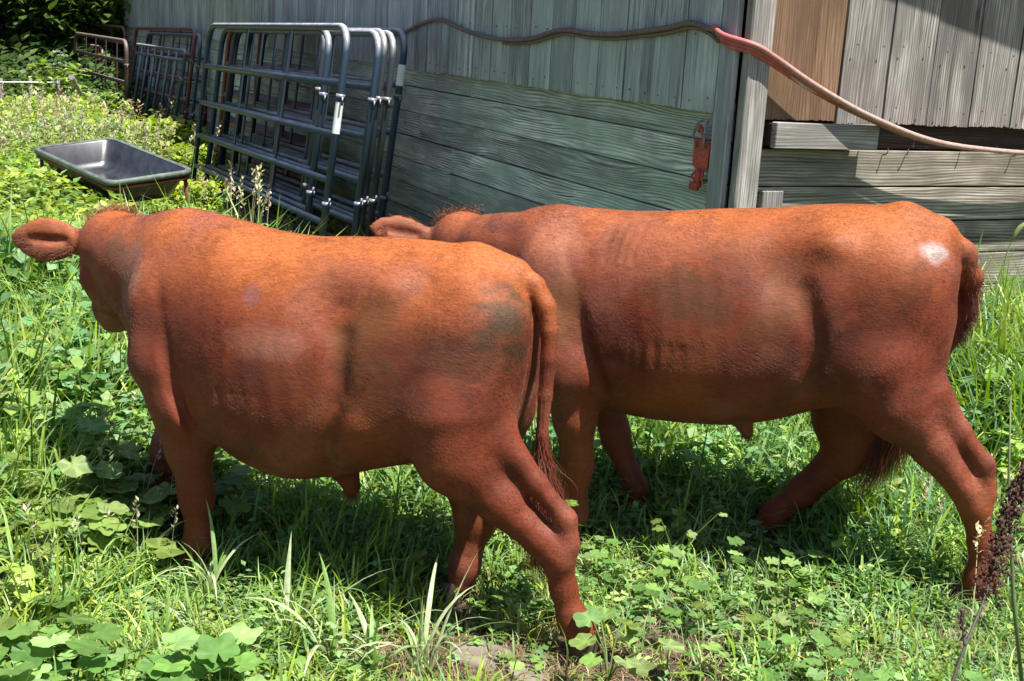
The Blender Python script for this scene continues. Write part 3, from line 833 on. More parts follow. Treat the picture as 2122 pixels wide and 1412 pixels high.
def tube_mesh(name, pts, rad, seg=8, mat=None, cap=True):
    V, Fc = tube_arrays(pts, rad, seg, cap); return py_mesh(name, V, Fc, True, mat)
class Acc:
    def __init__(s): s.V, s.F = [], []
    def add(s, V, Fc):
        b = len(s.V); s.V += list(V); s.F += [tuple(i + b for i in f) for f in Fc]
    def tube(s, pts, rad, seg=8, cap=True): s.add(*tube_arrays(pts, rad, seg, cap)); return s
    def box(s, c, h, R=None):
        V = []
        for dx in (-1, 1):
            for dy in (-1, 1):
                for dz in (-1, 1):
                    v = Vector((dx * h[0], dy * h[1], dz * h[2]));
                    if R: v = R @ v
                    V.append(v + Vector(c))
        s.add(V, [(0, 1, 3, 2), (4, 6, 7, 5), (0, 4, 5, 1), (2, 3, 7, 6), (0, 2, 6, 4), (1, 5, 7, 3)]); return s
    def mesh(s, name, mat=None, smooth=True): return py_mesh(name, s.V, s.F, smooth, mat)
def wallp(D, N, t, off, z): return K + D * t + N * off + Vector((0, 0, z))
for px, t in enumerate((.70, .98, 1.32, 1.66, 1.9, .84)):
    o = link('nail', nail_mesh(), barn); place(o, DR, NR, t, 0.002, 1.128 if px % 2 else 1.15)
    o.rotation_euler.z += random.uniform(-.5, .5)
nh = prism_mesh('nail_head', [(.0045 * cos(k), .0045 * sin(k)) for k in [2 * pi * i / 7 for i in range(7)]], .003); nh.materials.append(MAT['nail'])
for i in range(13):
    for zz in (1.34, 1.62):
        for dx in (-.08, .07):
            o = link('nail_head', nh, barn); place(o, DR, NR, .527 + .2665 * (i + .5) + dx, .0465, zz + random.uniform(-.012, .012))
            o = link('nail_head', nh, barn); place(o, DL, NL, .128 + .2775 * (i + .5) + dx, .0365, zz + random.uniform(-.012, .012))
hook_m = None
for D, N, t, z in ((DL, NL, 3.46, 1.665), (DL, NL, 1.60, 1.645), (DL, NL, .335, 1.700), (DL, NL, .235, 1.685), (DL, NL, 11.9, 1.66)):
    if hook_m is None:
        a = Acc(); a.tube([(0, 0, 0), (0, -.03, 0), (0, -.055, -.012), (0, -.068, .008), (0, -.066, .04)], [.005, .005, .005, .0045, .003], 7)
        a.tube([(.0, -.045, .02), (.008, -.06, -.01), (.004, -.075, -.034), (-.004, -.05, -.046), (-.008, -.02, -.04), (-.004, -.012, -.01), (0, -.03, .018)], .0032, 6, False)
        hook_m = a.mesh('wall_hook', MAT['nail'])
    o = link('hook', hook_m, barn); place(o, D, N, t, .036, z)
# dark backing added behind the boards to block light, back of the building and roof
Lw, Rw = 18.1, 4.4
cpts = [-NL * .035 - NR * .05, DL * Lw - NL * .035, DL * Lw + DR * Rw, DR * Rw - NR * .05]
def slab(name, a, b, z0, z1, th, mat, inward):
    V = []
    for p in (a, b, b + inward * th, a + inward * th):
        V.append((p.x, p.y, z0)); V.append((p.x, p.y, z1))
    return link(name, py_mesh(name, V, [(0, 2, 3, 1), (2, 4, 5, 3), (4, 6, 7, 5), (6, 0, 1, 7), (1, 3, 5, 7), (0, 6, 4, 2)], False, mat), barn)
slab('wall_slab', cpts[0], cpts[1], -.2, EAVE, .06, MAT['dark_in'], -NL)
slab('wall_slab', cpts[0], cpts[3], -.2, EAVE, .06, MAT['dark_in'], -NR)
slab('wall_slab', cpts[1], cpts[2], -.2, EAVE, .06, MAT['wl_board'], -DL)
slab('wall_slab', cpts[3], cpts[2], -.2, EAVE, .06, MAT['wl_board'], -DR)
# roof: low ridge, eaves overhanging; overhang widened along the right wall to shape the shadow it casts
a = Acc()
def P3(v, z): return (v.x, v.y, z)
oh = .30
e0 = DR * -.07 - DL * .23 ; e1 = DR * Rw + DR * .3 - DL * .61; e2 = DL * (Lw + .3) + DR * (Rw + .3); e3 = DL * (Lw + .3) - DR * .07
r0 = (e0 + e3) / 2; r1 = (e1 + e2) / 2
V = [P3(e0, EAVE), P3(e1, EAVE), P3(e2, EAVE), P3(e3, EAVE), P3(r0, EAVE + .9), P3(r1, EAVE + .9)]
V += [(x, y, z + .03) for x, y, z in V]
a.add(V, [(0, 1, 5, 4), (4, 5, 2, 3), (6, 10, 11, 7), (10, 9, 8, 11), (0, 6, 7, 1), (3, 2, 8, 9), (0, 4, 10, 6), (4, 3, 9, 10), (1, 7, 11, 5), (5, 11, 8, 2)])
a.add([P3(cpts[0], EAVE - .05), P3(cpts[1], EAVE - .05), P3((cpts[0] + cpts[1]) / 2, EAVE + .86)], [(0, 1, 2)])
link('roof', a.mesh('roof_sheets', MAT['tin'], False), barn)

# ------------------------------------------------------------------ hoses on the barn
MAT['hose_dark'] = simple('weathered_dark_hose', (.15, .105, .09), .6, 0, .35, 40, .3)
MAT['hose_pink'] = simple('faded_red_hose', (.40, .10, .09), .55, 0, .35, 25, .3)
MAT['hose_tan'] = simple('sun_bleached_hose', (.42, .31, .27), .55, 0, .35, 25, .25)
def bleached():
    t = NT('red_hose_bleaching_to_tan'); co = t.coord('Object'); sx = t.n('ShaderNodeSeparateXYZ'); t.set(sx, 0, co)
    f = t.math('ADD', sx.outputs['X'], t.math('MULTIPLY', t.noise(co, 6, 4), .35))
    c = t.ramp(t.math('MULTIPLY_ADD', f, 1.0, -.6), [(.45, (.46, .12, .11)), (.85, (.42, .27, .24))])
    c = t.mix(t.ramp(t.noise(co, 45, 4), [(.45, (0, 0, 0)), (.7, (.6, .6, .6))]), c, (.20, .12, .10))
    t.p(Base_Color=c, Roughness=.55, Specular_IOR_Level=.35); return t.m
MAT['hose_front'] = bleached()
def smooth_path(pts, n=8):
    out = []
    P = [pts[0] + (pts[0] - pts[1])] + pts + [pts[-1] + (pts[-1] - pts[-2])]
    for i in range(1, len(P) - 2):
        for k in range(n):
            t = k / n
            out.append(.5 * ((2 * P[i]) + (P[i + 1] - P[i - 1]) * t + (2 * P[i - 1] - 5 * P[i] + 4 * P[i + 1] - P[i + 2]) * t * t + (3 * P[i] - P[i - 1] - 3 * P[i + 1] + P[i + 2]) * t ** 3))
    out.append(pts[-1]); return out
lz = [(4.6, 1.50), (4.16, 1.53), (3.8, 1.60), (3.47, 1.637), (3.15, 1.60), (2.847, 1.562), (2.406, 1.538), (2.011, 1.556), (1.628, 1.612), (1.3, 1.603), (1.018, 1.607), (.568, 1.645), (.346, 1.675), (.204, 1.655)]
lp = [wallp(DL, NL, t, .062, z) for t, z in lz]
rz = [(.0, 1.592), (.103, 1.546), (.328, 1.432), (.618, 1.312), (.977, 1.212), (1.347, 1.172), (1.738, 1.162), (2.2, 1.21), (2.9, 1.40)]
def rp(o0, o1, dz=0.0):
    return [wallp(DR, NR, t, o0 + (o1 - o0) * min(1, max(0, t) / .8), z + dz * max(.12, 1 - max(t, 0) / .75)) for t, z in rz]
def hose(pts, r, mat, label):
    o = link('hose', tube_mesh('hose_run', smooth_path(pts, 8), r, 10, mat)); return tag(o, label, 'hose', None)
hose(lp + [wallp(DL, NL, .12, .062, 1.65)], .0135, MAT['hose_dark'], 'dark hose looped over hooks along the shaded left wall of the barn')
hose([p + Vector((0, 0, -.022)) + NL * (-.008) for p in lp[6:]] + [wallp(DL, NL, .10, .068, 1.60)], .009, MAT['hose_dark'], 'thinner dark hose tied just under the main one near the corner hooks')
hose([wallp(DL, NL, .14, .07, 1.664), wallp(DL, NL, .04, .085, 1.628)] + rp(.085, .155), .0125, MAT['hose_front'], 'outermost tan hose sagging from the barn corner across the sunlit wall')
hose([wallp(DL, NL, .13, .06, 1.648), wallp(DL, NL, .04, .072, 1.608)] + rp(.070, .130, -.016), .0115, MAT['hose_pink'], 'pinkish red hose right behind the tan one where they leave the corner')
hose([wallp(DL, NL, .12, .05, 1.632), wallp(DL, NL, .04, .062, 1.588)] + rp(.060, .104, -.030), .0110, MAT['hose_pink'], 'lowest red hose of the bundle, close to the boards of the sunlit wall')
hose([wallp(DR, NR, .20, .08, 1.475), wallp(DR, NR, .27, .09, 1.432), wallp(DR, NR, .34, .085, 1.408), wallp(DR, NR, .42, .078, 1.382)], .007, MAT['hose_tan'], 'short frayed pale cord hanging under the hoses by the brown board')

# red latch plate with wire loops on the left wall beside the corner board
MAT['red_iron'] = simple('red_painted_iron', (.42, .065, .045), .55, .1, .4, 60, .35)
lt = empty('latch_plate', wallp(DL, NL, .19, .035, 1.10), atan2(DL.y, DL.x), 'red iron plate hung from two wires on green planks beside the corner', 'latch plate')
outl = [(-.062, -.075), (-.066, .05), (-.05, .075), (.05, .075), (.062, .06), (.06, -.07), (.03, -.088), (-.04, -.088)]
link('plate', prism_mesh('red_plate', outl, .012, -.0), lt, MAT['red_iron'])
for s in (-1, 1):
    a = Acc(); a.tube([(s * .035, .02, .03), (s * .045, .03, .10), (s * .035, .02, .17), (s * .02, 0, .185)], .006, 7)
    link('wire_loop', a.mesh('wire_loop', MAT['trim_r']), lt)
a = Acc(); a.tube([(-.02, .01, .07), (-.02, .02, .12), (.01, .02, .155), (.025, .01, .12)], .010, 7); a.tube([(-.03, .01, -.08), (-.035, .015, -.14), (-.055, .015, -.16)], .007, 7)
link('chain_link', a.mesh('chain_link', MAT['red_iron']), lt)
a = Acc(); a.box((.0, .012, -.135), (.016, .010, .055)); a.box((.018, .018, -.185), (.028, .010, .022)); a.tube([(.02, .01, -.09), (.045, .02, -.13), (.01, .02, -.16)], .006, 7)
link('bolt_bracket', a.mesh('bolt_bracket', MAT['red_iron']), lt)

lt.scale = (1, 1, .8)
# ------------------------------------------------------------------ livestock gates leaning on the barn
def painted(name, col, dirt=(.20, .17, .14), rough=.42):  # dirt sets the pale tone of the sunlight painted on upward faces
    t = NT(name); co = t.coord('Object')
    n = t.noise(co, 9, 6, .65); n2 = t.noise(co, 60, 3)
    geo = t.n('ShaderNodeNewGeometry'); sep = t.n('ShaderNodeSeparateXYZ'); t.set(sep, 0, geo.outputs['Normal'])
    top_light = t.math('MULTIPLY', t.ramp(sep.outputs['Z'], [(.15, (0, 0, 0)), (.9, (.8, .8, .8))]), t.ramp(n, [(.25, (.35, .35, .35)), (.6, (1, 1, 1))]))
    c = t.mix(t.ramp(n, [(.5, (0, 0, 0)), (.72, (.55, .55, .55))]), col, tuple(x * .5 + .03 for x in col))
    c = t.mix(top_light, c, dirt)                          # upward faces paler: sunlight on the rails put into the colour
    t.p(Base_Color=c, Roughness=rough, Metallic=.1, Specular_IOR_Level=.5); t.bump(n2, .15, .002)
    return t.m
MAT['gate_blue'] = painted('blue_grey_gate_paint', (.022, .045, .080), (.62, .61, .66))
MAT['gate_dark'] = painted('slate_gate_paint', (.035, .045, .055), (.55, .54, .56))
MAT['gate_maroon'] = painted('maroon_gate_paint', (.13, .020, .028), (.42, .34, .34))
MAT['sticker'] = simple('white_sticker', (.74, .76, .76), .5)

GE = Vector((-.45427, .89087, 0)); GW = Vector((.89087, .45427, 0))
def build_gate(base, L, H, lean, ez, mat, label, fr=(0, .19, .37, .56, .77, 1), braces=(.36, .68), r=.0245, radius=.16, sticker=None, group=None, along=GE, toward=GW, name='livestock_gate', vbars=0):
    """local x runs from the near post away, z up the leaning gate, y out of its face"""
    ex = (along + Vector((0, 0, ez))).normalized(); ez_ = (Vector((0, 0, 1)) * cos(lean) + toward * sin(lean)); ez_ = (ez_ - ex * ez_.dot(ex)).normalized()
    ey = ez_.cross(ex)
    g = empty(name, base, 0, label, 'gate', group)
    m = Matrix(((ex.x, ey.x, ez_.x, base[0]), (ex.y, ey.y, ez_.y, base[1]), (ex.z, ey.z, ez_.z, base[2]), (0, 0, 0, 1))); g.matrix_world = m
    R = radius; pts = [Vector((0, 0, .0))]
    pts += [Vector((0, 0, H - R))] + [Vector((R - R * cos(a), 0, H - R + R * sin(a))) for a in (radians(22), radians(45), radians(68))] + [Vector((R, 0, H))]
    pts += [Vector((L - R, 0, H))] + [Vector((L - R + R * sin(a), 0, H - R + R * cos(a))) for a in (radians(22), radians(45), radians(68))] + [Vector((L, 0, H - R)), Vector((L, 0, 0))]
    link('frame', tube_mesh('gate_frame', pts, r, 10, mat), g)
    link('rail', tube_mesh('gate_rail', [(r, 0, .03), (L - r, 0, .03)], r * .92, 8, mat), g)
    rail = None
    for f in fr[1:-1]:
        if rail is None: rail = tube_mesh('gate_rail', [(0, 0, 0), (L, 0, 0)], r * .92, 8, mat)
        o = link('rail', rail, g); o.location = (0, random.uniform(-.002, .002), .03 + (H - .03) * f)
    bm_ = None
    for b in braces:
        if bm_ is None: a_ = Acc(); a_.box((0, 0, H / 2), (.019, .006, H / 2 - .004)); bm_ = a_.mesh('gate_brace', mat, False)
        o = link('brace', bm_, g); o.location = (L * b, -.026, .01)
    for k in range(vbars):
        x = L * (k + 1) / (vbars + 1)
        o = link('bar', tube_mesh('gate_bar', [(x, 0, .03), (x, 0, H)], r * .8, 8, mat), g)
    if sticker:
        o = link('sticker', tube_mesh('gate_sticker', [(0, 0, sticker[0]), (0, 0, sticker[1])], r + .0015, 12, MAT['sticker'], False), g)
    for z, s_ in ((H * .28, 1), (H * .72, -1)):
        a_ = Acc(); a_.tube([(0, 0, z - .02), (0, 0, z + .02)], r + .006, 10); a_.tube([(0, 0, z), (-.045, 0, z), (-.05, 0, z + .05 * s_)], .007, 7)
        link('hinge', a_.mesh('gate_hinge', mat), g)
    return g
GB = Vector((-1.2865, 7.999, 0.0))
gl = ['slate blue livestock gate at the front of the stack, white sticker on its near post',
      'second gate of the leaning stack, just behind the front one',
      'third gate of the leaning stack, counted from the front',
      'fourth gate of the leaning stack, next to the rearmost blue one',
      'rearmost blue gate by the wall, white sticker high on its post',
      'shorter gate set back right behind the front gate of the stack',
      'shortest gate of the stack, between the front gate and the second one']
offs = [(0, 0, .0), (.235, .05, -.03), (.30, .12, -.02), (.385, .18, -.03), (.50, .28, -.01), (.09, .62, -.04), (.165, .95, -.02)]
for k, (ow, oe, dz) in enumerate(offs):
    base = GB + GW * ow + GE * oe
    build_gate(base, 3.75 - (.0, .1, .3, .1, .25, .75, 1.2)[k], 1.57 + dz, .12, -.020, MAT['gate_blue'] if k in (0, 1, 4, 5) else MAT['gate_dark'], gl[k],
               sticker=(.90, 1.10) if k == 0 else ((1.20, 1.34) if k == 4 else None), group='livestock gates leaning on the barn')
ml = ['first maroon gate behind the blue stack, seen through its far bays', 'second maroon gate behind the blue stack, between two others', 'third maroon gate behind the blue stack', 'innermost maroon gate against the boards']
for k in range(4):
    base = GB + GW * (.57 + .07 * k) + GE * (2.1 + .22 * k)
    build_gate(base, 3.1, 1.52, .10, -.02, MAT['gate_maroon'], ml[k], sticker=(.82, 1.02) if k in (0, 2) else None, group='maroon gates behind the blue ones', braces=(.33, .66))
# far stack: a maroon frame with a small barred panel in front of it
fb = at_z(368, 262, 0); 
def wall_t(px, py, z):     # point at height z on the pixel's column
    return at_z(px, py, z)
build_gate(at_z(378, 300, 0), 4.0, 1.40, .13, -.02, MAT['gate_maroon'], 'large maroon gate of the far stack, beyond the blue stack', group=None, braces=(.25, .5, .75), r=.024)
build_gate(at_z(384, 300, 0) + GW * .15, 3.7, 1.36, .12, -.02, MAT['gate_dark'], 'dark gate leaning between the far maroon gate and the boards', group=None, braces=(.3, .6), r=.022)
build_gate(at_z(352, 312, 0), 3.1, 1.16, .17, -.01, MAT['gate_blue'], 'narrow gate with upright bars leaning before the far maroon gate', fr=(0, .90, 1), braces=(), r=.022, vbars=6, radius=.05, name='barred_gate')
for k, (ow, oe, L_, lab) in enumerate(((.32, .25, 3.3, 'maroon gate third in the far stack, behind the dark one'), (.42, .5, 3.0, 'fourth gate of the far stack, slate blue, near the boards'), (.08, -.12, 3.4, 'blue gate just behind the narrow barred gate'))):
    build_gate(at_z(374, 301, 0) + GW * ow + GE * oe, L_, 1.33, .12, -.02, (MAT['gate_maroon'], MAT['gate_dark'], MAT['gate_blue'])[k], lab, braces=(.25, .5, .75), r=.022)
# corral panels beyond the end of the barn
MAT['rust_panel'] = painted('rusty_corral_paint', (.085, .045, .04), (.26, .21, .20), .6)
build_gate(at_z(262, 262, 0) + Vector((.0, 0, 0)), 3.6, 1.15, .02, 0, MAT['rust_panel'], 'rusty corral panel just past the far end of the barn', along=Vector((-.50, .866, 0)), toward=Vector((.866, .50, 0)), name='corral_panel', r=.028, braces=(.2, .4, .6, .8), fr=(0, .25, .5, .75, 1))
build_gate(at_z(262, 225, 0), 2.6, 1.28, 0, 0, MAT['rust_panel'], 'taller corral panel standing behind the rusty one', along=Vector((-.55, .835, 0)).normalized(), toward=Vector((.835, .55, 0)), name='corral_panel', r=.026, braces=(.33, .66), fr=(0, .2, .4, .6, .8, 1))
build_gate(at_z(215, 222, 0), 1.5, .95, 0, 0, MAT['gate_maroon'], 'red corral panel at the far left of the pen', along=Vector((-.55, .835, 0)).normalized(), toward=Vector((.835, .55, 0)), name='corral_panel', r=.026, braces=(.25, .5, .75), fr=(0, .25, .5, .75, 1))
tag(link('leaning_board', tube_mesh('leaning_pole', [at_z(190, 245, .0), at_z(148, 160, .75)], .035, 8, MAT['trim_r'])), 'bleached pole leaning by the corral panels at left', 'pole')

# ------------------------------------------------------------------ feed trough
MAT['tub'] = simple('black_feed_tub', (.030, .032, .040), .27, 0, .6, 12, .5, .12)
MAT['tub_rim'] = simple('dusty_tub_rim', (.10, .125, .11), .5, 0, .4, 20, .4)
MAT['trough_iron'] = simple('rusty_red_iron', (.16, .055, .04), .7, .2, .4, 25, .4)
tc = Vector((-3.057, 9.35, .50)); ya, ti, ro = -.80, -.085, .10
u = Vector((cos(ya) * cos(ti), sin(ya) * cos(ti), sin(ti))); v = Vector((-sin(ya) * cos(ro), cos(ya) * cos(ro), sin(ro))).normalized(); v = (v - u * v.dot(u)).normalized(); w = u.cross(v)
tr = empty('feed_trough', tc, 0, 'empty black feed tub on low rusty legs in the weeds at left', 'trough')
tr.matrix_world = Matrix(((u.x, v.x, w.x, tc.x), (u.y, v.y, w.y, tc.y), (u.z, v.z, w.z, tc.z), (0, 0, 0, 1)))
def rrect(lx, ly, rad, z, n=5):
    out = []
    for cx, cy, a0 in ((lx - rad, ly - rad, 0), (-lx + rad, ly - rad, pi / 2), (-lx + rad, -ly + rad, pi), (lx - rad, -ly + rad, 3 * pi / 2)):
        for k in range(n): a = a0 + pi / 2 * k / (n - 1); out.append(Vector((cx + rad * cos(a), cy + rad * sin(a), z)))
    return out
def loft(rings, name, mat, cap=True):
    V = [p for r in rings for p in r]; n = len(rings[0]); Fc = []
    for i in range(len(rings) - 1):
        for k in range(n): Fc.append((i * n + k, i * n + (k + 1) % n, (i + 1) * n + (k + 1) % n, (i + 1) * n + k))
    if cap: Fc.append(tuple((len(rings) - 1) * n + k for k in range(n)))
    return py_mesh(name, V, Fc, True, mat)
LX, LY = .63, .325
link('tub', loft([rrect(LX - .02, LY - .02, .07, 0), rrect(LX - .03, LY - .03, .07, -.01), rrect(LX - .10, LY - .085, .08, -.14), rrect(LX - .13, LY - .11, .08, -.185), rrect(LX - .20, LY - .17, .06, -.20)], 'tub_inner', MAT['tub']), tr)
link('rim', loft([rrect(LX - .022, LY - .022, .07, .003), rrect(LX - .005, LY - .005, .08, .010), rrect(LX + .012, LY + .012, .085, .004), rrect(LX + .014, LY + .014, .085, -.028), rrect(LX - .02, LY - .02, .08, -.032)], 'tub_rim', MAT['tub_rim'], False), tr)
link('tub_wall', loft([rrect(LX - .02, LY - .02, .08, -.03), rrect(LX - .085, LY - .07, .08, -.15), rrect(LX - .12, LY - .10, .08, -.205)], 'tub_outer', MAT['tub']), tr)
fp = rrect(LX - .02, LY - .015, .03, -.055, 2); link('support_frame', tube_mesh('support_frame', fp + [fp[0]], .016, 8, MAT['trough_iron']), tr)
for sx in (-1, 1):
    for sy in (-1, 1):
        link('leg', tube_mesh('trough_leg', [(sx * (LX - .05), sy * (LY - .04), -.05), (sx * (LX - .04), sy * (LY - .03), -.52)], .015, 8, MAT['trough_iron']), tr)
    link('crossbar', tube_mesh('trough_crossbar', [(sx * (LX - .05), -(LY - .04), -.30), (sx * (LX - .05), (LY - .04), -.30)], .012, 8, MAT['trough_iron']), tr)

# bucket and board at the foot of the gates
MAT['bucket'] = simple('pale_green_plastic', (.22, .42, .20), .45)
bk = empty('bucket', at_z(462, 452, 0) , 0, 'small pale green bucket at the foot of the stacked gates', 'bucket')
link('pail', loft([[Vector((r * cos(a), r * sin(a), z)) for a in [2 * pi * k / 16 for k in range(16)]] for r, z in ((.05, 0), (.062, .16), (.066, .165), (.058, .16), (.048, .02))], 'pail_shell', MAT['bucket']), bk)
link('handle', tube_mesh('pail_handle', [(.062 * cos(a), .0, .15 + .06 * sin(a)) for a in [pi * k / 8 for k in range(9)]], .003, 6, MAT['sticker']), bk)
p0, p1 = at_z(470, 428, .04), at_z(560, 480, .04)
me = box_mesh('loose_plank', (p1 - p0).length, .12, .04, .004); me.materials.append(MAT['brown_board'])
o = link('loose_plank', me); o.location = (p0 + p1) / 2; o.rotation_euler = (0, 0, atan2(p1.y - p0.y, p1.x - p0.x)); tag(o, 'brown plank lying on the ground under the front gate', 'plank')
# ------------------------------------------------------------------ ground
def mk_ground():
    t = NT('soil_and_thatch'); co = t.coord('Object')
    n = t.noise(co, 1.3, 5, .6); f = t.noise(t.map(co, (90, 40, 60), rot=(0, 0, .6)), 1.0, 5, .7); f2 = t.noise(co, 160, 4, .7)
    soil = t.ramp(f2, [(.3, (.035, .026, .018)), (.7, (.12, .09, .065))])
    th = t.ramp(f, [(.35, (.05, .05, .022)), (.65, (.26, .21, .13))])
    c = t.mix(t.ramp(n, [(.38, (0, 0, 0)), (.60, (1, 1, 1))]), soil, th)
    t.p(Base_Color=c, Roughness=.95, Specular_IOR_Level=.1); t.bump(t.math('ADD', f, f2), .8, .01)
    return t.m
MAT['ground'] = mk_ground()
def ghz(x, y):
    x = np.asarray(x, float); y = np.asarray(y, float)
    p = np.stack([x, y, x * 0], -1)
    return (fbm(p * .9, 5) - .5) * .05 + (fbm(p * 5, 8) - .5) * .018
gx = np.concatenate([np.linspace(-60, -9, 14), np.linspace(-8.5, 5, 150), np.linspace(6, 60, 14)])
gy = np.concatenate([np.linspace(-30, 1, 10), np.linspace(1.2, 12, 120), np.linspace(12.5, 90, 30)])
GX, GY = np.meshgrid(gx, gy, indexing='ij'); GZ = ghz(GX, GY)
gi = np.arange(GX.size).reshape(GX.shape)
gf = np.stack([gi[:-1, :-1], gi[1:, :-1], gi[1:, 1:], gi[:-1, 1:]], -1).reshape(-1, 4)
tag(link('ground', mesh_np('ground_sheet', np.stack([GX, GY, GZ], -1).reshape(-1, 3), gf), None, MAT['ground']), kind='structure')

# ------------------------------------------------------------------ leaf materials and plant prototypes
def leaf_mat(name, rough=.5, trans=.35, spec=.35, veins=0):
    t = NT(name)
    a = t.attr('tint'); c = a.outputs['Color']
    n = t.noise(t.coord('Object'), 30, 3)
    c = t.mix(1.0, c, t.ramp(n, [(.3, (.8, .8, .78)), (.7, (1.15, 1.12, 1.1))]), 'MULTIPLY')
    t.p(Base_Color=c, Roughness=rough, Specular_IOR_Level=spec)
    tr = t.n('ShaderNodeBsdfTranslucent')
    hs = t.n('ShaderNodeHueSaturation'); t.set(hs, 'Color', c); hs.inputs['Hue'].default_value = .485; hs.inputs['Saturation'].default_value = 1.15; hs.inputs['Value'].default_value = 1.25
    t.set(tr, 'Color', hs.outputs[0])
    mx = t.n('ShaderNodeMixShader'); mx.inputs[0].default_value = trans
    t.t.links.new(t.b.outputs[0], mx.inputs[1]); t.t.links.new(tr.outputs[0], mx.inputs[2]); t.t.links.new(mx.outputs[0], t.out.inputs[0])
    return t.m
MAT['leaf'] = leaf_mat('green_leaves'); MAT['grass'] = leaf_mat('grass_blades', .45, .3)
MAT['bark'] = simple('tree_bark', (.07, .055, .045), .95, 0, .2, 14, .5, .6)

def ribbon(pts, widths, wdir=(1, 0, 0), fold=0.0):
    """flat leaf along pts -> tri arrays"""
    pts = np.array(pts, float); n = len(pts); wd = np.array(wdir, float); V = []; F = []
    for i in range(n - 1):
        V += [pts[i] - wd * widths[i], pts[i] + wd * widths[i]]
    V.append(pts[-1])
    for i in range(n - 2): F += [(2 * i, 2 * i + 1, 2 * i + 3), (2 * i, 2 * i + 3, 2 * i + 2)]
    F.append((2 * (n - 2), 2 * (n - 2) + 1, 2 * (n - 1)))
    return np.array(V), np.array(F)
def blade_proto(bend, seg=4, w=.011, twist=0.0):
    pts, ws = [], []
    a = 0; p = np.zeros(3)
    for i in range(seg + 1):
        pts.append(p.copy()); s = i / seg; ws.append(w * (1 - s ** 2.2) * (.7 + .6 * min(s * 3, 1)))
        a = bend * (s ** 1.3 + .05); p = p + np.array((0, sin(a), cos(a))) / seg
    V, F = ribbon(pts, ws)
    if twist:
        ang = twist * V[:, 2]; x, y = V[:, 0].copy(), V[:, 1].copy()
        V[:, 0] = x * np.cos(ang) - y * np.sin(ang); V[:, 1] = x * np.sin(ang) + y * np.cos(ang)
    return V, F
def rotz(V, a):
    V = V.copy(); x, y = V[:, 0].copy(), V[:, 1].copy(); V[:, 0] = x * cos(a) - y * sin(a); V[:, 1] = x * sin(a) + y * cos(a); return V
def rotx(V, a):
    V = V.copy(); y, z = V[:, 1].copy(), V[:, 2].copy(); V[:, 1] = y * cos(a) - z * sin(a); V[:, 2] = y * sin(a) + z * cos(a); return V
def merge(parts):
    Vs, Fs, b = [], [], 0
    for V, F in parts: Vs.append(V); Fs.append(F + b); b += len(V)
    return np.concatenate(Vs), np.concatenate(Fs)
def leaflet(L, W, droop=.3):
    """ovate leaf lying along +y, slightly folded: 6 tris"""
    V = np.array([(0, 0, 0), (-W, .35 * L, .12 * W), (0, .38 * L, -.1 * W), (W, .35 * L, .12 * W), (-W * .7, .72 * L, .0), (0, .75 * L, -.14 * L * droop - .08 * W), (W * .7, .72 * L, 0), (0, L, -.35 * L * droop)], float)
    F = np.array([(0, 2, 1), (0, 3, 2), (1, 2, 5), (1, 5, 4), (2, 3, 6), (2, 6, 5), (4, 5, 7), (5, 6, 7)])
    return V, F
def leaflet_lo(L, W, droop=.3):
    V = np.array([(0, 0, 0), (-W, .42 * L, .1 * W), (0, .45 * L, -.1 * W), (W, .42 * L, .1 * W), (0, L, -.35 * L * droop)], float)
    return V, np.array([(0, 2, 1), (0, 3, 2), (1, 2, 4), (2, 3, 4)])
def herb_proto(r, n=9, L=.28, W=.11, narrow=False, lf=None):
    lf = lf or leaflet
    """upright sprig of unit height with leaves up the stem"""
    P = [ribbon([(0, 0, 0), (r.uniform(-.05, .05), r.uniform(-.05, .05), .5), (0, 0, 1)], [.012, .009, 0])]
    for i in range(n):
        h = .18 + .8 * i / (n - 1); k = (1.15 - .55 * h) * r.uniform(.8, 1.15)
        V, F = lf(L * k, W * k, r.uniform(.1, .9)); V = rotx(V, r.uniform(.1, .8) - .5 * (1 - h) * r.random()); V = rotz(V, i * 2.4 + r.uniform(-.4, .4)); V[:, 2] += h
        P.append((V, F))
    return merge(P)
def lobed_outline(n=5, depth=.22, r=None):
    """palmate leaf outline, stalk at origin, blade towards +y; returns fan with centre"""
    pts = [];
    m = 26
    for i in range(m):
        a = -pi * .93 + 2 * pi * .93 * i / (m - 1)           # angle from +y
        rad = 1.0 + .10 * cos(a) - .12 * (abs(a) > 2.4)
        rad *= 1 - depth * (.5 - .5 * cos(n * a * 1.03 + pi)) * (.6 + .4 * cos(a * .5)) + .05 * cos(23 * a)
        pts.append((sin(a) * rad * .5, .36 + cos(a) * rad * .5))
    return pts
def lobed_leaf(r, stalk=.6, cup=.12, n=5, depth=.25):
    o = lobed_outline(n, depth); V = [(0, .30, -.05)]; F = []
    ph = r.uniform(0, 6)
    for ring in (.55, 1.0):
        for x, y in o:
            xx, yy = x * ring, .30 + (y - .30) * ring
            V.append((xx, yy, cup * (xx * xx + (yy - .3) ** 2) * 1.6 - .05 + .035 * ring * sin(7 * atan2(xx, yy - .3) + ph) - .25 * max(0, yy - .5) ** 2))
    m = len(o)
    for i in range(m - 1): F.append((0, 1 + i + 1, 1 + i)); F.append((1 + i, 2 + i, 1 + m + i + 1)); F.append((1 + i, 1 + m + i + 1, 1 + m + i))
    V = np.array(V); F = np.array(F)
    return V, F
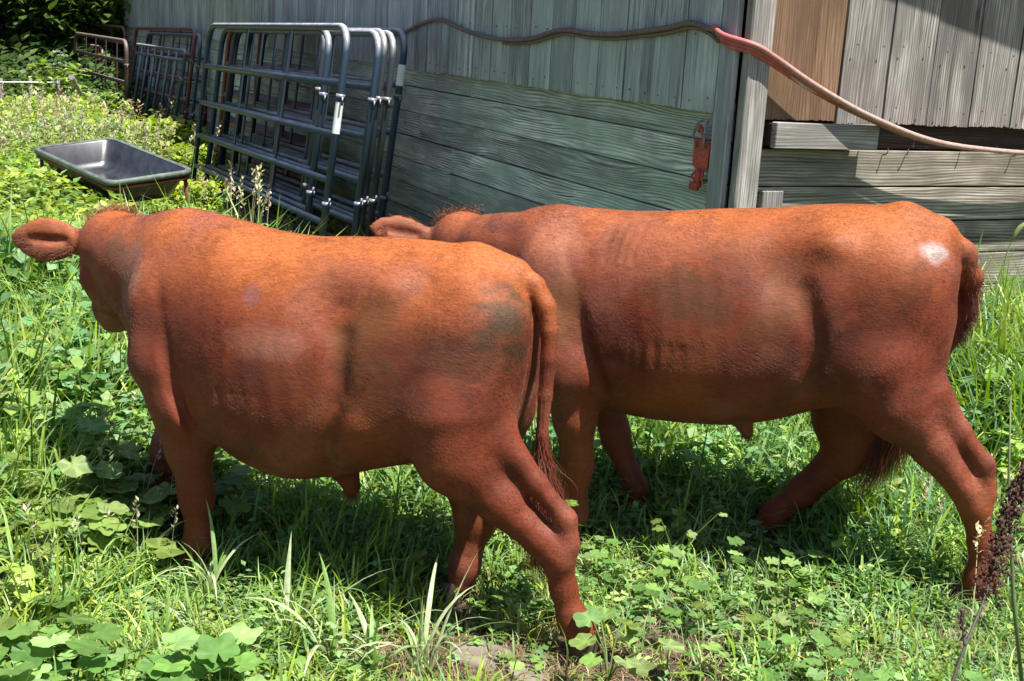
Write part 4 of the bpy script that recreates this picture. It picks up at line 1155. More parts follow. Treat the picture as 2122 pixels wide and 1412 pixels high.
def clover_proto(r):
    P = []
    for i in range(5):
        a = i * 2 * pi / 5 + r.uniform(-.5, .5); h = r.uniform(.5, 1.0); d = r.uniform(.25, .6)
        P.append(ribbon([(0, 0, 0), (cos(a) * d * .6, sin(a) * d * .6, h * .7), (cos(a) * d, sin(a) * d, h)], [.015, .012, 0]))
        V, F = leaflet_lo(.62, .30, r.uniform(0, .5)); V[:, 1] -= .25; V = rotx(V, r.uniform(-.3, .3)); V = rotz(V, r.uniform(0, 6)); V += np.array((cos(a) * d, sin(a) * d, h)); P.append((V, F))
    return merge(P)
def seedhead_proto(r, fox=False):
    bend = r.uniform(.1, .7); V, F = blade_proto(bend, 4, .004)
    tip = V[-1]; P = [(V, F)]
    for i in range(10):
        t = i / 9; b = tip + np.array((r.uniform(-.02, .02), -.1 * t * sin(bend) + r.uniform(-.02, .02), -.22 * t))
        V2, F2 = leaflet_lo(.07, .016, .2); V2 = rotx(V2, r.uniform(.3, 1.2)); V2 = rotz(V2, r.uniform(0, 6)); P.append((V2 + b, F2))
    return merge(P)

def scatter(protos, pos, yaw, tilt, scale, cols, wscale=None):
    """numpy instancing; protos list of (V,F); returns V,F,C"""
    N = len(pos); which = rng.integers(0, len(protos), N); OV, OF, OC = [], [], []; b = 0
    for k, (PV, PF) in enumerate(protos):
        m = which == k; n = int(m.sum())
        if not n: continue
        s = scale[m][:, None, None]; V = PV[None, :, :] * s
        if wscale is not None: V = V * np.stack([wscale[m], np.ones(n), np.ones(n)], 1)[:, None, :]
        ti = tilt[m][:, None]; y, z = V[:, :, 1].copy(), V[:, :, 2].copy()
        V[:, :, 1] = y * np.cos(ti) + z * np.sin(ti); V[:, :, 2] = z * np.cos(ti) - y * np.sin(ti)
        ya = yaw[m][:, None]; x, y = V[:, :, 0].copy(), V[:, :, 1].copy()
        V[:, :, 0] = x * np.cos(ya) - y * np.sin(ya); V[:, :, 1] = x * np.sin(ya) + y * np.cos(ya)
        V += pos[m][:, None, :]
        OV.append(V.reshape(-1, 3)); OF.append((PF[None] + (np.arange(n) * len(PV))[:, None, None]).reshape(-1, 3) + b)
        OC.append(np.repeat(cols[m], len(PV), 0)); b += n * len(PV)
    return np.concatenate(OV), np.concatenate(OF), np.concatenate(OC)
def stuff(name, label, parts, mat):
    b = 0; Vs, Fs, Cs = [], [], []
    for V, F, Cc in parts: Vs.append(V); Fs.append(F + b); Cs.append(Cc); b += len(V)
    V = np.concatenate(Vs).astype(np.float32); F = np.concatenate(Fs)
    me = bpy.data.meshes.new(name)
    me.vertices.add(len(V)); me.vertices.foreach_set('co', V.ravel()); me.loops.add(F.size); me.loops.foreach_set('vertex_index', F.ravel().astype(np.int32))
    me.polygons.add(len(F)); me.polygons.foreach_set('loop_start', np.arange(0, F.size, 3, dtype=np.int32)); me.polygons.foreach_set('use_smooth', np.ones(len(F), bool)); me.update(calc_edges=True)
    color_attr(me, 'tint', np.concatenate(Cs))
    me.materials.append(mat)
    o = bpy.data.objects.new(name, me); C.objects.link(o)
    tag(o, label, None, None, 'stuff'); TRI[0] += len(F); return o
TRI = [0]
def inside_barn(x, y, m=.03):
    dx, dy = x - K.x, y - K.y
    l = dx * NL.x + dy * NL.y; r_ = dx * NR.x + dy * NR.y
    return (l < m) & (r_ < m)
FEET = []
def to_world(O, th, x, y): return (O[0] - cos(th) * x - sin(th) * y, O[1] + sin(th) * x - cos(th) * y)
for O, th, h in ((O1, TH1, h1), (O2, TH2, h2)):
    for hx, hy, hz, ht in h['hooves']: FEET.append(to_world(O, th, hx, hy))
def feet_free(x, y, rad):
    ok = np.ones(len(x), bool)
    for fx, fy in FEET: ok &= (x - fx) ** 2 + (y - fy) ** 2 > rad ** 2
    return ok
def dirt(x, y):      # trampled bare strip in the foreground, and a thinner dry patch to its right
    p = np.stack([x * 3, y * 3, x * 0], -1); n = fbm(p, 77)
    a = np.exp(-(((x + .05) / .50) ** 2 + ((y - 2.90) / .22) ** 2)) * 1.3
    b = np.exp(-(((x - .68) / .45) ** 2 + ((y - 3.25) / .38) ** 2)) * .75
    return np.clip(a + b + (n - .5) * .9 * (a + b > .15), 0, 1)
def sample(n, y0, y1, left=.47, right=.47, x1=None, dens=None, foot=0.0):
    """random ground points seen by the camera (and a margin), outside the barn"""
    out = []; tot = 0
    while tot < n:
        y = np.sqrt(rng.random(n * 2) * (y1 ** 2 - y0 ** 2) + y0 ** 2); x = (rng.random(n * 2) * (left + right) - left) * (y + .6)
        ok = ~inside_barn(x, y)
        if x1 is not None: ok &= x < x1
        if dens is not None: ok &= rng.random(n * 2) < dens(x, y)
        if foot: ok &= feet_free(x, y, foot)
        x, y = x[ok], y[ok]; out.append(np.stack([x, y], 1)); tot += len(x)
        if len(out) > 60: break
    p = np.concatenate(out)[:n]
    return np.column_stack([p, ghz(p[:, 0], p[:, 1])])
def height(x, y):
    """how tall the weeds stand"""
    s = lambda v, a, b: np.clip((v - a) / (b - a), 0, 1)
    h = .115 + .085 * s(y, 3.3, 4.6)                                  # short in front, taller behind
    h += .12 * s(-x, .75, 1.5) * s(y, 2.2, 3.0)                      # lush on the left
    h += .17 * s(x, 1.35, 2.0) * s(y, 3.7, 4.7)                      # by the sunlit wall
    h += .10 * s(y, 5.5, 8)
    h *= 1 - .30 * s(x, .15, .5) * s(-y, -3.9, -3.4)
    n = fbm(np.stack([x * 1.7, y * 1.7, x * 0], -1), 13)
    fd = np.full(np.shape(x), 9.0)
    for fx, fy in FEET: fd = np.minimum(fd, np.hypot(x - fx * (1 - .07), (y - fy + .22) * .75))
    return h * 1.18 * (.50 + 1.05 * n) * (.45 + .55 * np.clip(fd / .38, 0, 1))
def palette(p, cols, seed=0, amp=.35):
    n = len(p); i = rng.integers(0, len(cols), n); c = np.array(cols, np.float32)[i]
    m = fbm(p * 1.9, 91 + seed)[:, None]; c = c * (1 + (m - .5) * 2 * amp)
    c = c * (.72 + .56 * rng.random((n, 1)))
    y = (fbm(p * 1.1 + 7, 97 + seed)[:, None] - .5) * 1.2      # patches lean yellow or blue
    c = c * (1 + y * np.array([[.45, .05, -.3]]))
    return np.clip(c, .004, .8)
GREEN = [(.17, .30, .055), (.24, .38, .09), (.10, .21, .045), (.34, .45, .16), (.17, .33, .12)]
YGREEN = [(.31, .43, .055), (.25, .38, .045), (.37, .45, .11), (.18, .31, .035)]
BLUEG = [(.11, .24, .09), (.16, .31, .13), (.22, .36, .17)]
DRY = [(.36, .29, .16), (.30, .22, .13), (.42, .36, .24), (.34, .22, .17)]
PALE = [(.42, .38, .24), (.40, .30, .24), (.34, .38, .16)]
R = random.Random(5)
blades = [blade_proto(b, 4, .013, tw) for b, tw in ((.3, 0), (.7, .5), (1.1, -.4), (1.6, .8), (2.2, .3), (2.7, -.5), (1.3, 1.2))]
flat_blades = [blade_proto(b, 3, .012, tw) for b, tw in ((1.9, .6), (2.4, -.6), (2.9, .4), (1.5, 1.4))]
herbs = [herb_proto(R, 9) for _ in range(4)] + [herb_proto(R, 11, .34, .07) for _ in range(3)]
herbs_lo = [herb_proto(R, 7, .32, .12, lf=leaflet_lo) for _ in range(5)] + [herb_proto(R, 9, .36, .08, lf=leaflet_lo) for _ in range(2)]
clovers = [clover_proto(R) for _ in range(4)]
def lobed_small(r):
    V, F = lobed_leaf(r); V = V * .9; V = rotx(V, r.uniform(-.5, .3)); V[:, 2] += 1.7
    s = ribbon([(0, 0, 0), (.03, .02, .8), (0, 0, 1.7 - .02)], [.02, .016, 0]); return merge([(V, F), s])
lobes = [lobed_small(R) for _ in range(5)]
heads = [seedhead_proto(R) for _ in range(4)]

def U(n, a, b): return rng.uniform(a, b, n)
def grass_layer(p, cols, hmul, wmin=.7, wmax=1.4, protos=blades, tilt=.5, flat=False, clump=0.0):
    n = len(p); h = height(p[:, 0], p[:, 1]) * hmul * U(n, .55, 1.25)
    sc = np.maximum(h, .05) * (1.25 if not flat else 1.0)
    w = 1.25 * U(n, wmin, wmax) * (.16 / np.maximum(sc, .07)) ** .55
    return scatter(protos, p, U(n, 0, 2 * pi), np.abs(rng.normal(0, tilt, n)), sc, palette(p, cols), w)
g_dens = lambda x, y: 1 - .93 * dirt(x, y)
def clumped(n, k, spread, *a, **kw):
    c = sample(n, *a, **kw); p = np.repeat(c, k, 0); p[:, :2] += rng.normal(0, spread, (len(p), 2)); p = p[~inside_barn(p[:, 0], p[:, 1])]; p[:, 2] = ghz(p[:, 0], p[:, 1]); return p
parts = []
parts.append(grass_layer(sample(42000, 2.15, 6.6, dens=g_dens, foot=.075), GREEN, .95))
parts.append(grass_layer(clumped(3800, 9, .022, 2.15, 6.6, dens=g_dens, foot=.075), GREEN + YGREEN, 1.15, .8, 1.7))
parts.append(grass_layer(clumped(700, 12, .018, 3.6, 6.4, left=-.24, dens=g_dens, foot=.08), YGREEN + BLUEG, 1.25, .8, 1.5))
stuff('grass', 'short sunlit grass around and under the cows', parts, MAT['grass'])
parts = []
parts.append(grass_layer(sample(30000, 2.15, 5.0, dens=lambda x, y: np.clip(.45 + (y < 3.9) * (x > -.3) * .55 - (x < -.7) * .3, 0, 1)), DRY, .75, .4, .95, flat_blades, 1.2, True))
stuff('dry_grass', 'thin dead grass lying between the green blades', parts, MAT['grass'])
# small leafy weeds
parts = []
lw = lambda x, y: np.clip(.35 + .6 * (x < -.6) * (y > 3.5) + .35 * (y > 3.9) - .2 * (x < -.25 * y) * (y < 3.5), 0, 1) * g_dens(x, y) * (fbm(np.stack([x * 2.2, y * 2.2, x * 0], -1), 55) > .40)
p = sample(9000, 2.2, 6.6, dens=lw, foot=.10); n = len(p)
parts.append(scatter(herbs[:3] + herbs_lo[:4], p, U(n, 0, 6.3), np.abs(rng.normal(0, .28, n)), height(p[:, 0], p[:, 1]) * U(n, .6, 1.15), palette(p, GREEN + BLUEG, 2)))
p = sample(10000, 2.2, 6.2, dens=g_dens, foot=.10); n = len(p)
parts.append(scatter(clovers, p, U(n, 0, 6.3), np.abs(rng.normal(0, .2, n)), height(p[:, 0], p[:, 1]) * U(n, .35, .6), palette(p, GREEN + BLUEG, 3)))
stuff('weeds', 'low leafy weeds mixed through the grass', parts, MAT['leaf'])
# broad lobed leaves as ground cover, thickest at the lower left
ld = lambda x, y: np.clip(.10 + .95 * (x < -.28 * y + .15) * (y < 4.4) + .25 * (x > .1) * (y < 3.6), 0, 1) * g_dens(x, y) * (fbm(np.stack([x * 1.6, y * 1.6, x * 0], -1), 66) > .44)
p = sample(2700, 2.2, 5.6, dens=lambda x, y: ld(x, y) * np.where((y < 3.0) & (x < -.6), .35, 1), foot=.12); n = len(p)
sc = np.where(p[:, 0] < -.28 * p[:, 1] + .15, U(n, .05, .12), U(n, .035, .07))
stuff('vine_leaves', 'ground cover of small lobed leaves', [scatter(lobes, p, U(n, 0, 6.3), np.abs(rng.normal(0, .3, n)), sc, palette(p, [(.20, .33, .08), (.15, .27, .06), (.26, .39, .13), (.11, .22, .05)], 4, .35))], MAT['leaf'])
# left meadow beyond the front cow
parts = []
gline = lambda y: GB.x + GE.x / GE.y * (y - GB.y) - .12
mead = lambda x, y: (x < K.x + DL.x / DL.y * (y - K.y) - .12) & (x < -.55) & ((x < gline(y)) | (rng.random(len(x)) < .05))
p = sample(15000, 6.0, 13.5, left=.46, right=.05, dens=mead); n = len(p)
hh = (.22 + .010 * p[:, 1]) * (.6 + .8 * fbm(p * .9, 23))
tl = np.array([(Vector((a_, b_, 0)) - tc).to_2d().dot(u.to_2d().normalized()) for a_, b_ in p[:, :2]]); tw_ = np.array([(Vector((a_, b_, 0)) - tc).to_2d().dot(v.to_2d().normalized()) for a_, b_ in p[:, :2]])
hh = np.where((np.abs(tl) < LX + .02) & (np.abs(tw_) < LY + .02), .12, np.minimum(hh, np.where((np.abs(tl) < LX + .35) & (np.abs(tw_) < LY + .5), .40, 9)))
hh = hh * np.where(p[:, 0] > -.315 * p[:, 1], .55, 1.0)
parts.append(scatter(herbs_lo, p, U(n, 0, 6.3), np.abs(rng.normal(0, .25, n)), hh * U(n, .6, 1.15), palette(p, YGREEN + GREEN, 5)))
p = sample(26000, 6.0, 13.5, left=.46, right=.05, dens=mead); n = len(p)
parts.append(scatter(flat_blades, p, U(n, 0, 6.3), np.abs(rng.normal(0, .3, n)), (.26 + .010 * p[:, 1]) * (.5 + .8 * fbm(p * .9, 23)) * np.where(p[:, 0] > -.315 * p[:, 1], .55, 1.0) * U(n, .6, 1.2), palette(p, YGREEN, 6), U(n, .9, 1.6)))
p = sample(3500, 13.5, 16.2, left=.47, right=.05, dens=mead); n = len(p)
parts.append(scatter(herbs_lo, p, U(n, 0, 6.3), np.abs(rng.normal(0, .25, n)), (.28 + .22 * fbm(p * .7, 24)) * U(n, .6, 1.1), palette(p, YGREEN, 7)))
stuff('meadow_plants', 'tall bright yellow-green weeds filling the meadow at left', parts, MAT['leaf'])
p = sample(800, 8.0, 16, left=.46, right=.05, dens=lambda x, y: mead(x, y) * (x < -.2 * y) * ((np.abs(x + 3.0) > .8) | (np.abs(y - 9.0) > 1.6))); n = len(p)
p2 = sample(260, 3.0, 6.2, left=.46, right=.46, dens=lambda x, y: (x > 1.3) | (x < -.9), foot=.10)
p = np.concatenate([p, p2]); n = len(p)
stuff('grass_seedheads', 'pale pinkish seed heads rising above the weeds', [scatter(heads, p, U(n, 0, 6.3), np.abs(rng.normal(0, .15, n)), np.where(p[:, 1] > 7, U(n, .38, .62), U(n, .22, .36)), palette(p, PALE, 8))], MAT['grass'])

# tall grass by the sunlit wall at the right
p = clumped(170, 16, .035, 3.9, 6.6, left=-.30, right=.50, dens=lambda x, y: (x > 1.62)); n = len(p)
q = clumped(60, 9, .03, 3.9, 6.5, left=-.31, right=.50, dens=lambda x, y: (x > 1.7)); m = len(q)
stuff('tall_grass', 'tall grass growing up against the sunlit wall at right', [
    scatter(blades, p, U(n, 0, 6.3), np.abs(rng.normal(0, .3, n)), U(n, .16, .36), palette(p, BLUEG + YGREEN, 9), U(n, .5, .9)),
    scatter(herbs, q, U(m, 0, 6.3), np.abs(rng.normal(0, .2, m)), U(m, .14, .32), palette(q, GREEN + BLUEG, 10))], MAT['grass'])

# ------------------------------------------------------------------ plants one can point at
def col_mesh(name, V, F, col, mat):
    me = mesh_np(name, V, F); cc_ = np.tile(np.array(col, np.float32), (len(V), 1))
    if name == 'lobed_leaf':
        ang = np.arctan2(V[:, 0], V[:, 1] - .3); vein = np.cos(ang * 5.15) > .80; cc_[vein] *= 1.25; cc_[~vein] *= .82; cc_ *= R.uniform(.75, 1.15); cc_[:, 0] *= R.uniform(.8, 1.35)
    color_attr(me, 'tint', cc_); me.materials.append(mat); return me
LEAFM = []
for k in range(10):
    V, F = lobed_leaf(R, n=5, depth=R.uniform(.12, .3), cup=R.uniform(-.05, .3))
    LEAFM.append(col_mesh('lobed_leaf', V, F, [(.20, .34, .09), (.15, .28, .06), (.27, .40, .15), (.12, .23, .05), (.19, .33, .11)][k % 5], MAT['leaf']))
def lobed_plant(px, py, n, size, h, label, group=None, spread=.12):
    b = at_z(px, py, 0); b.z = float(ghz(b.x, b.y))
    g = empty('broad_leaved_weed', b, 0, label, 'weed', group)
    st = Acc()
    for i in range(n):
        a = 2 * pi * i / n + R.uniform(-.5, .5); d = spread * R.uniform(.25, 1.1); hh = h * 1.7 * R.uniform(.55, 1.15)
        tip = Vector((cos(a) * d, sin(a) * d, hh))
        st.tube([(0, 0, 0), (cos(a) * d * .35, sin(a) * d * .35, hh * .6), tip], [.0028, .0024, .0018], 5, False)
        o = link('leaf', LEAFM[R.randrange(10)], g); s = size * R.uniform(.7, 1.2)
        o.location = tip; o.scale = (s, s, s); o.rotation_euler = (R.uniform(-.55, .15), R.uniform(-.3, .3), a - pi / 2 + R.uniform(-.5, .5))
    me = st.mesh('leaf_stalks'); color_attr(me, 'tint', np.tile(np.array((.17, .25, .07), np.float32), (len(me.vertices), 1))); me.materials.append(MAT['leaf'])
    o = link('stalks', me, g); o['kind'] = 'stuff'
    return g
GW_ = 'broad leaved weeds at the lower left'
for px, py, n, s, h, lab in [
    (235, 1235, 2, .15, .10, 'weed with one large flat leaf left of the front cow, near the bottom left'),
    (40, 1395, 3, .165, .10, 'largest lobed leaves in the bottom left corner'),
    (20, 1250, 4, .14, .13, 'lobed weed at the left edge just above the bottom corner plant'),
    (60, 1010, 7, .135, .20, 'pale lobed weed at the left edge, level with the front cow belly'),
    (190, 975, 7, .135, .20, 'lobed weed in full sun just left of the front hooves'),
    (330, 1020, 3, .07, .05, 'shaded lobed weed beside the front hooves of the left cow'),
    (130, 1110, 6, .13, .18, 'lobed weed between the left edge and the front cow, lower row'),
    (225, 1110, 5, .13, .16, 'star shaped pale leaves next to the shadow of the front cow'),
    (500, 975, 4, .10, .14, 'large shaded leaf just under the belly of the front cow'),
    (1260, 1408, 6, .105, .09, 'broad pale weed at the bottom right beneath the trailing hind hoof'),
    (1395, 1195, 4, .055, .12, 'small upright weed with round leaves between the two cows'),
    (1640, 1330, 5, .075, .07, 'low round leaved weed in the dry grass at the lower right'),
    (1480, 1300, 5, .06, .07, 'low weed left of the other round leaved one at the lower right'),
    (1420, 1010, 5, .07, .12, 'leafy weed in the sun under the belly of the rear cow'),
    (1100, 1170, 5, .07, .12, 'leafy weed between the hind legs of the front cow')]:
    lobed_plant(px, py, n + 1, s * .78, h, lab, GW_ if px < 400 else None)

def leaf_blade_mesh(L, W, bend, twist, col):
    pts, ws = [], []; a = 0; p = np.zeros(3); seg = 8
    for i in range(seg + 1):
        s = i / seg; pts.append(p.copy()); ws.append(W * (.55 + .9 * min(s * 2.2, 1)) * (1 - s ** 2.6))
        a = bend * s ** 1.5; p = p + np.array((0, sin(a), cos(a))) * L / seg
    V = []; F = []
    for i, (q, w) in enumerate(zip(pts, ws)):
        tw = twist * i / seg; c, s_ = cos(tw), sin(tw)
        V += [q + np.array((-w * c, -w * s_, 0)), q + np.array((0, 0, 0)) + np.array((w * .25 * s_, -w * .35 * c, 0)), q + np.array((w * c, w * s_, 0))]
        if i < seg: b = i * 3; F += [(b, b + 1, b + 4, b + 3), (b + 1, b + 2, b + 5, b + 4)]
    me = mesh_np('grass_blade', np.array(V), np.array(F)); color_attr(me, 'tint', np.tile(np.array(col, np.float32), (len(V), 1))); me.materials.append(MAT['grass']); return me
BL = [leaf_blade_mesh(1, .020 * R.uniform(.7, 1.3), R.choice((.5, .9, 1.4, 1.9, 2.4)), R.uniform(-1, 1), R.choice([(.32, .42, .20), (.24, .38, .13), (.40, .48, .28), (.20, .34, .09)])) for _ in range(14)]
def grass_tuft(px, py, n, L, label, spread=.02, open_=.6, group='wide bladed grass tufts in the foreground'):
    b = at_z(px, py, 0); b.z = float(ghz(b.x, b.y)) - .004
    g = empty('grass_tuft', b, 0, label, 'grass tuft', group)
    for i in range(int(n * 1.6)):
        o = link('blade', BL[R.randrange(len(BL))], g); s = L * 1.25 * R.uniform(.45, 1.15)
        o.location = (R.uniform(-1, 1) * spread, R.uniform(-1, 1) * spread, 0); o.scale = (s * .9, s, s); o.rotation_euler = (-R.random() * open_, 0, R.uniform(0, 2 * pi))
for px, py, n, L, lab in [
    (690, 1385, 9, .26, 'tall wide grass blades rising left of the bare dirt'),
    (775, 1405, 12, .22, 'dense grass tuft at the bottom edge left of the far hind hoof'),
    (880, 1395, 12, .27, 'arching grass tuft in front of the far hind leg of the left cow'),
    (600, 1330, 9, .24, 'sparse long blades in the shadow before the front cow'),
    (430, 1250, 12, .22, 'grass tuft at the near front hoof of the left cow'),
    (300, 1190, 9, .22, 'pale long blades left of the near front hoof'),
    (420, 1350, 14, .17, 'fine rounded grass tuft at lower left, below the front hoof'),
    (330, 1400, 12, .18, 'grass tuft at the bottom edge, right of the large corner leaves'),
    (170, 1390, 8, .22, 'arching blade tuft between the corner leaves and the fine tuft'),
    (60, 770, 9, .30, 'upright stalky grass at the left edge below the cow ear'),
    (2100, 900, 12, .36, 'tall grass tuft at the right edge behind the rear cow'),
    (2040, 780, 12, .34, 'tall grass tuft by the wall just right of the rear cow'),
    (2110, 700, 9, .38, 'tall grass at the right edge reaching up over the lying planks'),
    (1600, 1240, 9, .14, 'small grass tuft in the dry patch beneath the rear cow')]:
    grass_tuft(px, py, n, L, lab)

# dark dock plant close to the camera at the lower right
MAT['dock'] = simple('dry_dock_seed', (.075, .035, .028), .8, 0, .2, 60, .5)
MAT['dock_stem'] = simple('dock_stem', (.055, .050, .035), .7)
def dock(base, tips, label, seeds=True):
    g = empty('dock_plant', base, 0, label, 'dock plant')
    B = Vector(base)
    for path, cl in tips:
        P = smooth_path([Vector(p) - B for p in path], 6)
        link('stem', tube_mesh('dock_stem', P, [.004 * (1 - .6 * i / len(P)) for i in range(len(P))], 6, MAT['dock_stem']), g)
        if cl:
            a_ = Acc(); k0 = int(len(P) * cl[0])
            Vs, Fs = [], []
            for i in range(cl[1]):
                t = k0 + (len(P) - 1 - k0) * R.random(); j = int(t); f = t - j; c = P[j].lerp(P[min(j + 1, len(P) - 1)], f)
                sp = cl[2] * (1 - .45 * (t - k0) / max(1, len(P) - 1 - k0)); c = c + Vector((R.gauss(0, sp), R.gauss(0, sp), R.gauss(0, sp * .8)))
                s = R.uniform(.0026, .0052); d = Vector((R.gauss(0, 1), R.gauss(0, 1), R.gauss(0, 1))).normalized(); e = d.orthogonal().normalized(); f_ = d.cross(e)
                b = len(Vs); Vs += [c + d * s * 1.5, c - d * s * 1.2, c + e * s, c - e * s, c + f_ * s * .5, c - f_ * s * .5]
                Fs += [(b, b + 2, b + 4), (b, b + 4, b + 3), (b, b + 3, b + 5), (b, b + 5, b + 2), (b + 1, b + 4, b + 2), (b + 1, b + 3, b + 4), (b + 1, b + 5, b + 3), (b + 1, b + 2, b + 5)]
            o = link('seed_head', py_mesh('dock_seeds', Vs, Fs, False, MAT['dock']), g); o['kind'] = 'stuff'
def Q(px, py, y): return at_depth(px, py, y)
dock(Q(1950, 1480, 2.35) * 1.0, [([Q(1950, 1480, 2.35), Q(2000, 1340, 2.42), Q(2040, 1240, 2.5), Q(2070, 1140, 2.55), Q(2100, 1040, 2.6), Q(2135, 960, 2.62)], (.45, 1150, .015)),
      ([Q(2000, 1340, 2.42), Q(1995, 1290, 2.45), Q(1992, 1262, 2.46)], (.2, 40, .004))], 'dry dock stem with dark brown seed clusters at the lower right edge')
gs = Q(2118, 1420, 2.6); gs_o = empty('weed_stalk', gs, 0, 'thin green upright stalk at the right edge behind the dock', 'stalk')
link('stem', tube_mesh('green_stalk', [Vector((0, 0, 0)), Q(2100, 1240, 2.62) - gs, Q(2090, 1000, 2.66) - gs, Q(2095, 820, 2.7) - gs], [.005, .0045, .003, .0015], 6, simple('stalk_green', (.10, .14, .05), .6)), gs_o)
# foxtail-like head leaning in front of the planks at the right
fx = at_z(2090, 860, 0)
g = empty('bristle_grass', fx, 0, 'green bristly grass head against the planks at the right edge', 'grass stem')
P = smooth_path([Vector((0, 0, 0)), at_depth(2085, 700, fx.y) - fx, at_depth(2080, 560, fx.y) - fx, at_depth(2108, 480, fx.y) - fx, at_depth(2150, 455, fx.y) - fx], 6)
link('stem', tube_mesh('bristle_stem', P, .0028, 6, simple('bristle_green', (.20, .30, .10), .6)), g)
a_ = Acc(); a_.tube(P[-9:], [.004, .009, .012, .013, .013, .012, .010, .007, .003], 8)
link('seed_head', a_.mesh('bristle_head', simple('bristle_head', (.22, .27, .10), .8, 0, .3, 200, .5, .8)), g)

# white-flowered weed in the meadow
ub = at_z(128, 268, 0)
g = empty('white_flowered_weed', ub, 0, 'tall leafy weed with flat white flower heads beyond the trough', 'wildflower')
parts = []; st = Acc(); fl = Acc()
for i in range(9):
    a = R.uniform(0, 6.3); d = R.uniform(.02, .32); hgt = R.uniform(.65, 1.0) * (1.08 - d * .5)
    tip = Vector((cos(a) * d, sin(a) * d * .5, hgt)); st.tube([(0, 0, 0), tip * .5 + Vector((0, 0, .1)), tip], [.006, .004, .003], 5, False)
    vs = []; 
    fa = Acc()
    for k in range(26):
        q = tip + Vector((R.gauss(0, .035), R.gauss(0, .035), R.uniform(-.012, .012))); s = R.uniform(.012, .02)
        fa.add([q + Vector((s, 0, 0)), q + Vector((0, s, .002)), q + Vector((-s, 0, 0)), q + Vector((0, -s, .002))], [(0, 1, 2, 3)])
    link('flower_head', fa.mesh('umbel', simple('white_petals', (.72, .78, .66), .6) if 'petal' not in MAT else MAT['petal'], False), g)
    MAT['petal'] = bpy.data.materials['white_petals']
link('stem', st.mesh('flower_stems', MAT['dock_stem']), g)
n = 260; pp = np.column_stack([rng.normal(0, .20, n), rng.normal(0, .12, n), rng.uniform(.05, .85, n)])
V, F, Cc = scatter([leaflet(1, .3, .5)], pp, U(n, 0, 6.3), U(n, -.6, .3), U(n, .07, .15), palette(pp, YGREEN, 11))
me = mesh_np('flower_foliage', V, F); color_attr(me, 'tint', Cc); me.materials.append(MAT['leaf']); link('foliage', me, g)
# leafy bushes beside the gates, in front of the far stack
def bush(px, py, n, sx, sy, h, ll, label, pal=YGREEN, name='leafy_bush', y=None):
    b = at_z(px, py, 0)
    g = empty(name, b, 0, label, 'bush')
    pp = np.column_stack([rng.normal(0, sx, n), rng.normal(0, sy, n), h * rng.random(n) ** .7]); pp[:, :2] *= (1.15 - .5 * pp[:, 2:3] / h)
    V, F, Cc = scatter([leaflet(1, .17, .7), leaflet(1, .24, .3)], pp, U(n, 0, 6.3), U(n, -.8, .5), U(n, ll * .6, ll * 1.3), palette(pp + np.array(b), pal, 12))
    me = mesh_np('bush_foliage', V, F); color_attr(me, 'tint', Cc); me.materials.append(MAT['leaf']); link('foliage', me, g)
    s_ = Acc()
    for i in range(7): a = R.uniform(0, 6.3); s_.tube([(0, 0, -.02), (cos(a) * sx * .5, sin(a) * sy * .5, h * .5), (cos(a) * sx, sin(a) * sy, h * .85)], [.008, .006, .003], 5, False)
    link('stems', s_.mesh('bush_stems', MAT['dock_stem']), g)
bush(330, 322, 700, .26, .35, .38, .11, 'bright leafy bush at the foot of the barred gate')
bush(385, 372, 420, .16, .22, .30, .10, 'leafy weeds between the trough and the first gates')
bush(405, 452, 420, .16, .14, .28, .08, 'sunlit weeds at the near right corner of the trough')
bush(215, 262, 260, .25, .4, .45, .12, 'leafy bush growing through the corral panels', GREEN)
bush(232, 205, 420, .35, .4, 1.15, .15, 'light green shrub behind the corral panels beside the barn', GREEN)

# stones on the bare strip
MAT['stone'] = simple('dusty_stone', (.17, .145, .12), .9, 0, .2, 22, .3, .5)
def stone(px, py, sx, sy, sz, label, seed):
    import bmesh
    bm = bmesh.new(); bmesh.ops.create_icosphere(bm, subdivisions=3, radius=1)
    rr = random.Random(seed)
    for v in bm.verts:
        n_ = float(vnoise(np.array([[v.co.x * 1.3 + seed, v.co.y * 1.3, v.co.z * 1.3]]), seed)[0]); n2 = float(vnoise(np.array([[v.co.x * 4 + seed, v.co.y * 4, v.co.z * 4]]), seed)[0])
        v.co = Vector((v.co.x * sx, v.co.y * sy, max(-.6, min(.55, v.co.z)) * sz)) * (.7 + .5 * n_ + .1 * n2)
    me = bpy.data.meshes.new('stone'); bm.to_mesh(me); bm.free(); me.polygons.foreach_set('use_smooth', [True] * len(me.polygons)); me.materials.append(MAT['stone'])
    b = at_z(px, py, .0); o = link('stone', me); o.location = (b.x, b.y, float(ghz(b.x, b.y)) - sz * .05); o.rotation_euler = (0, 0, seed)
    tag(o, label, 'stone')
stone(990, 1360, .095, .06, .035, 'flat pale stone on the bare dirt at the bottom centre', 3)
stone(1085, 1392, .07, .045, .025, 'flat stone at the bottom edge right of the larger pale one', 5)
stone(690, 1412, .06, .05, .025, 'grey stone at the bottom edge left of the grass tufts', 8)

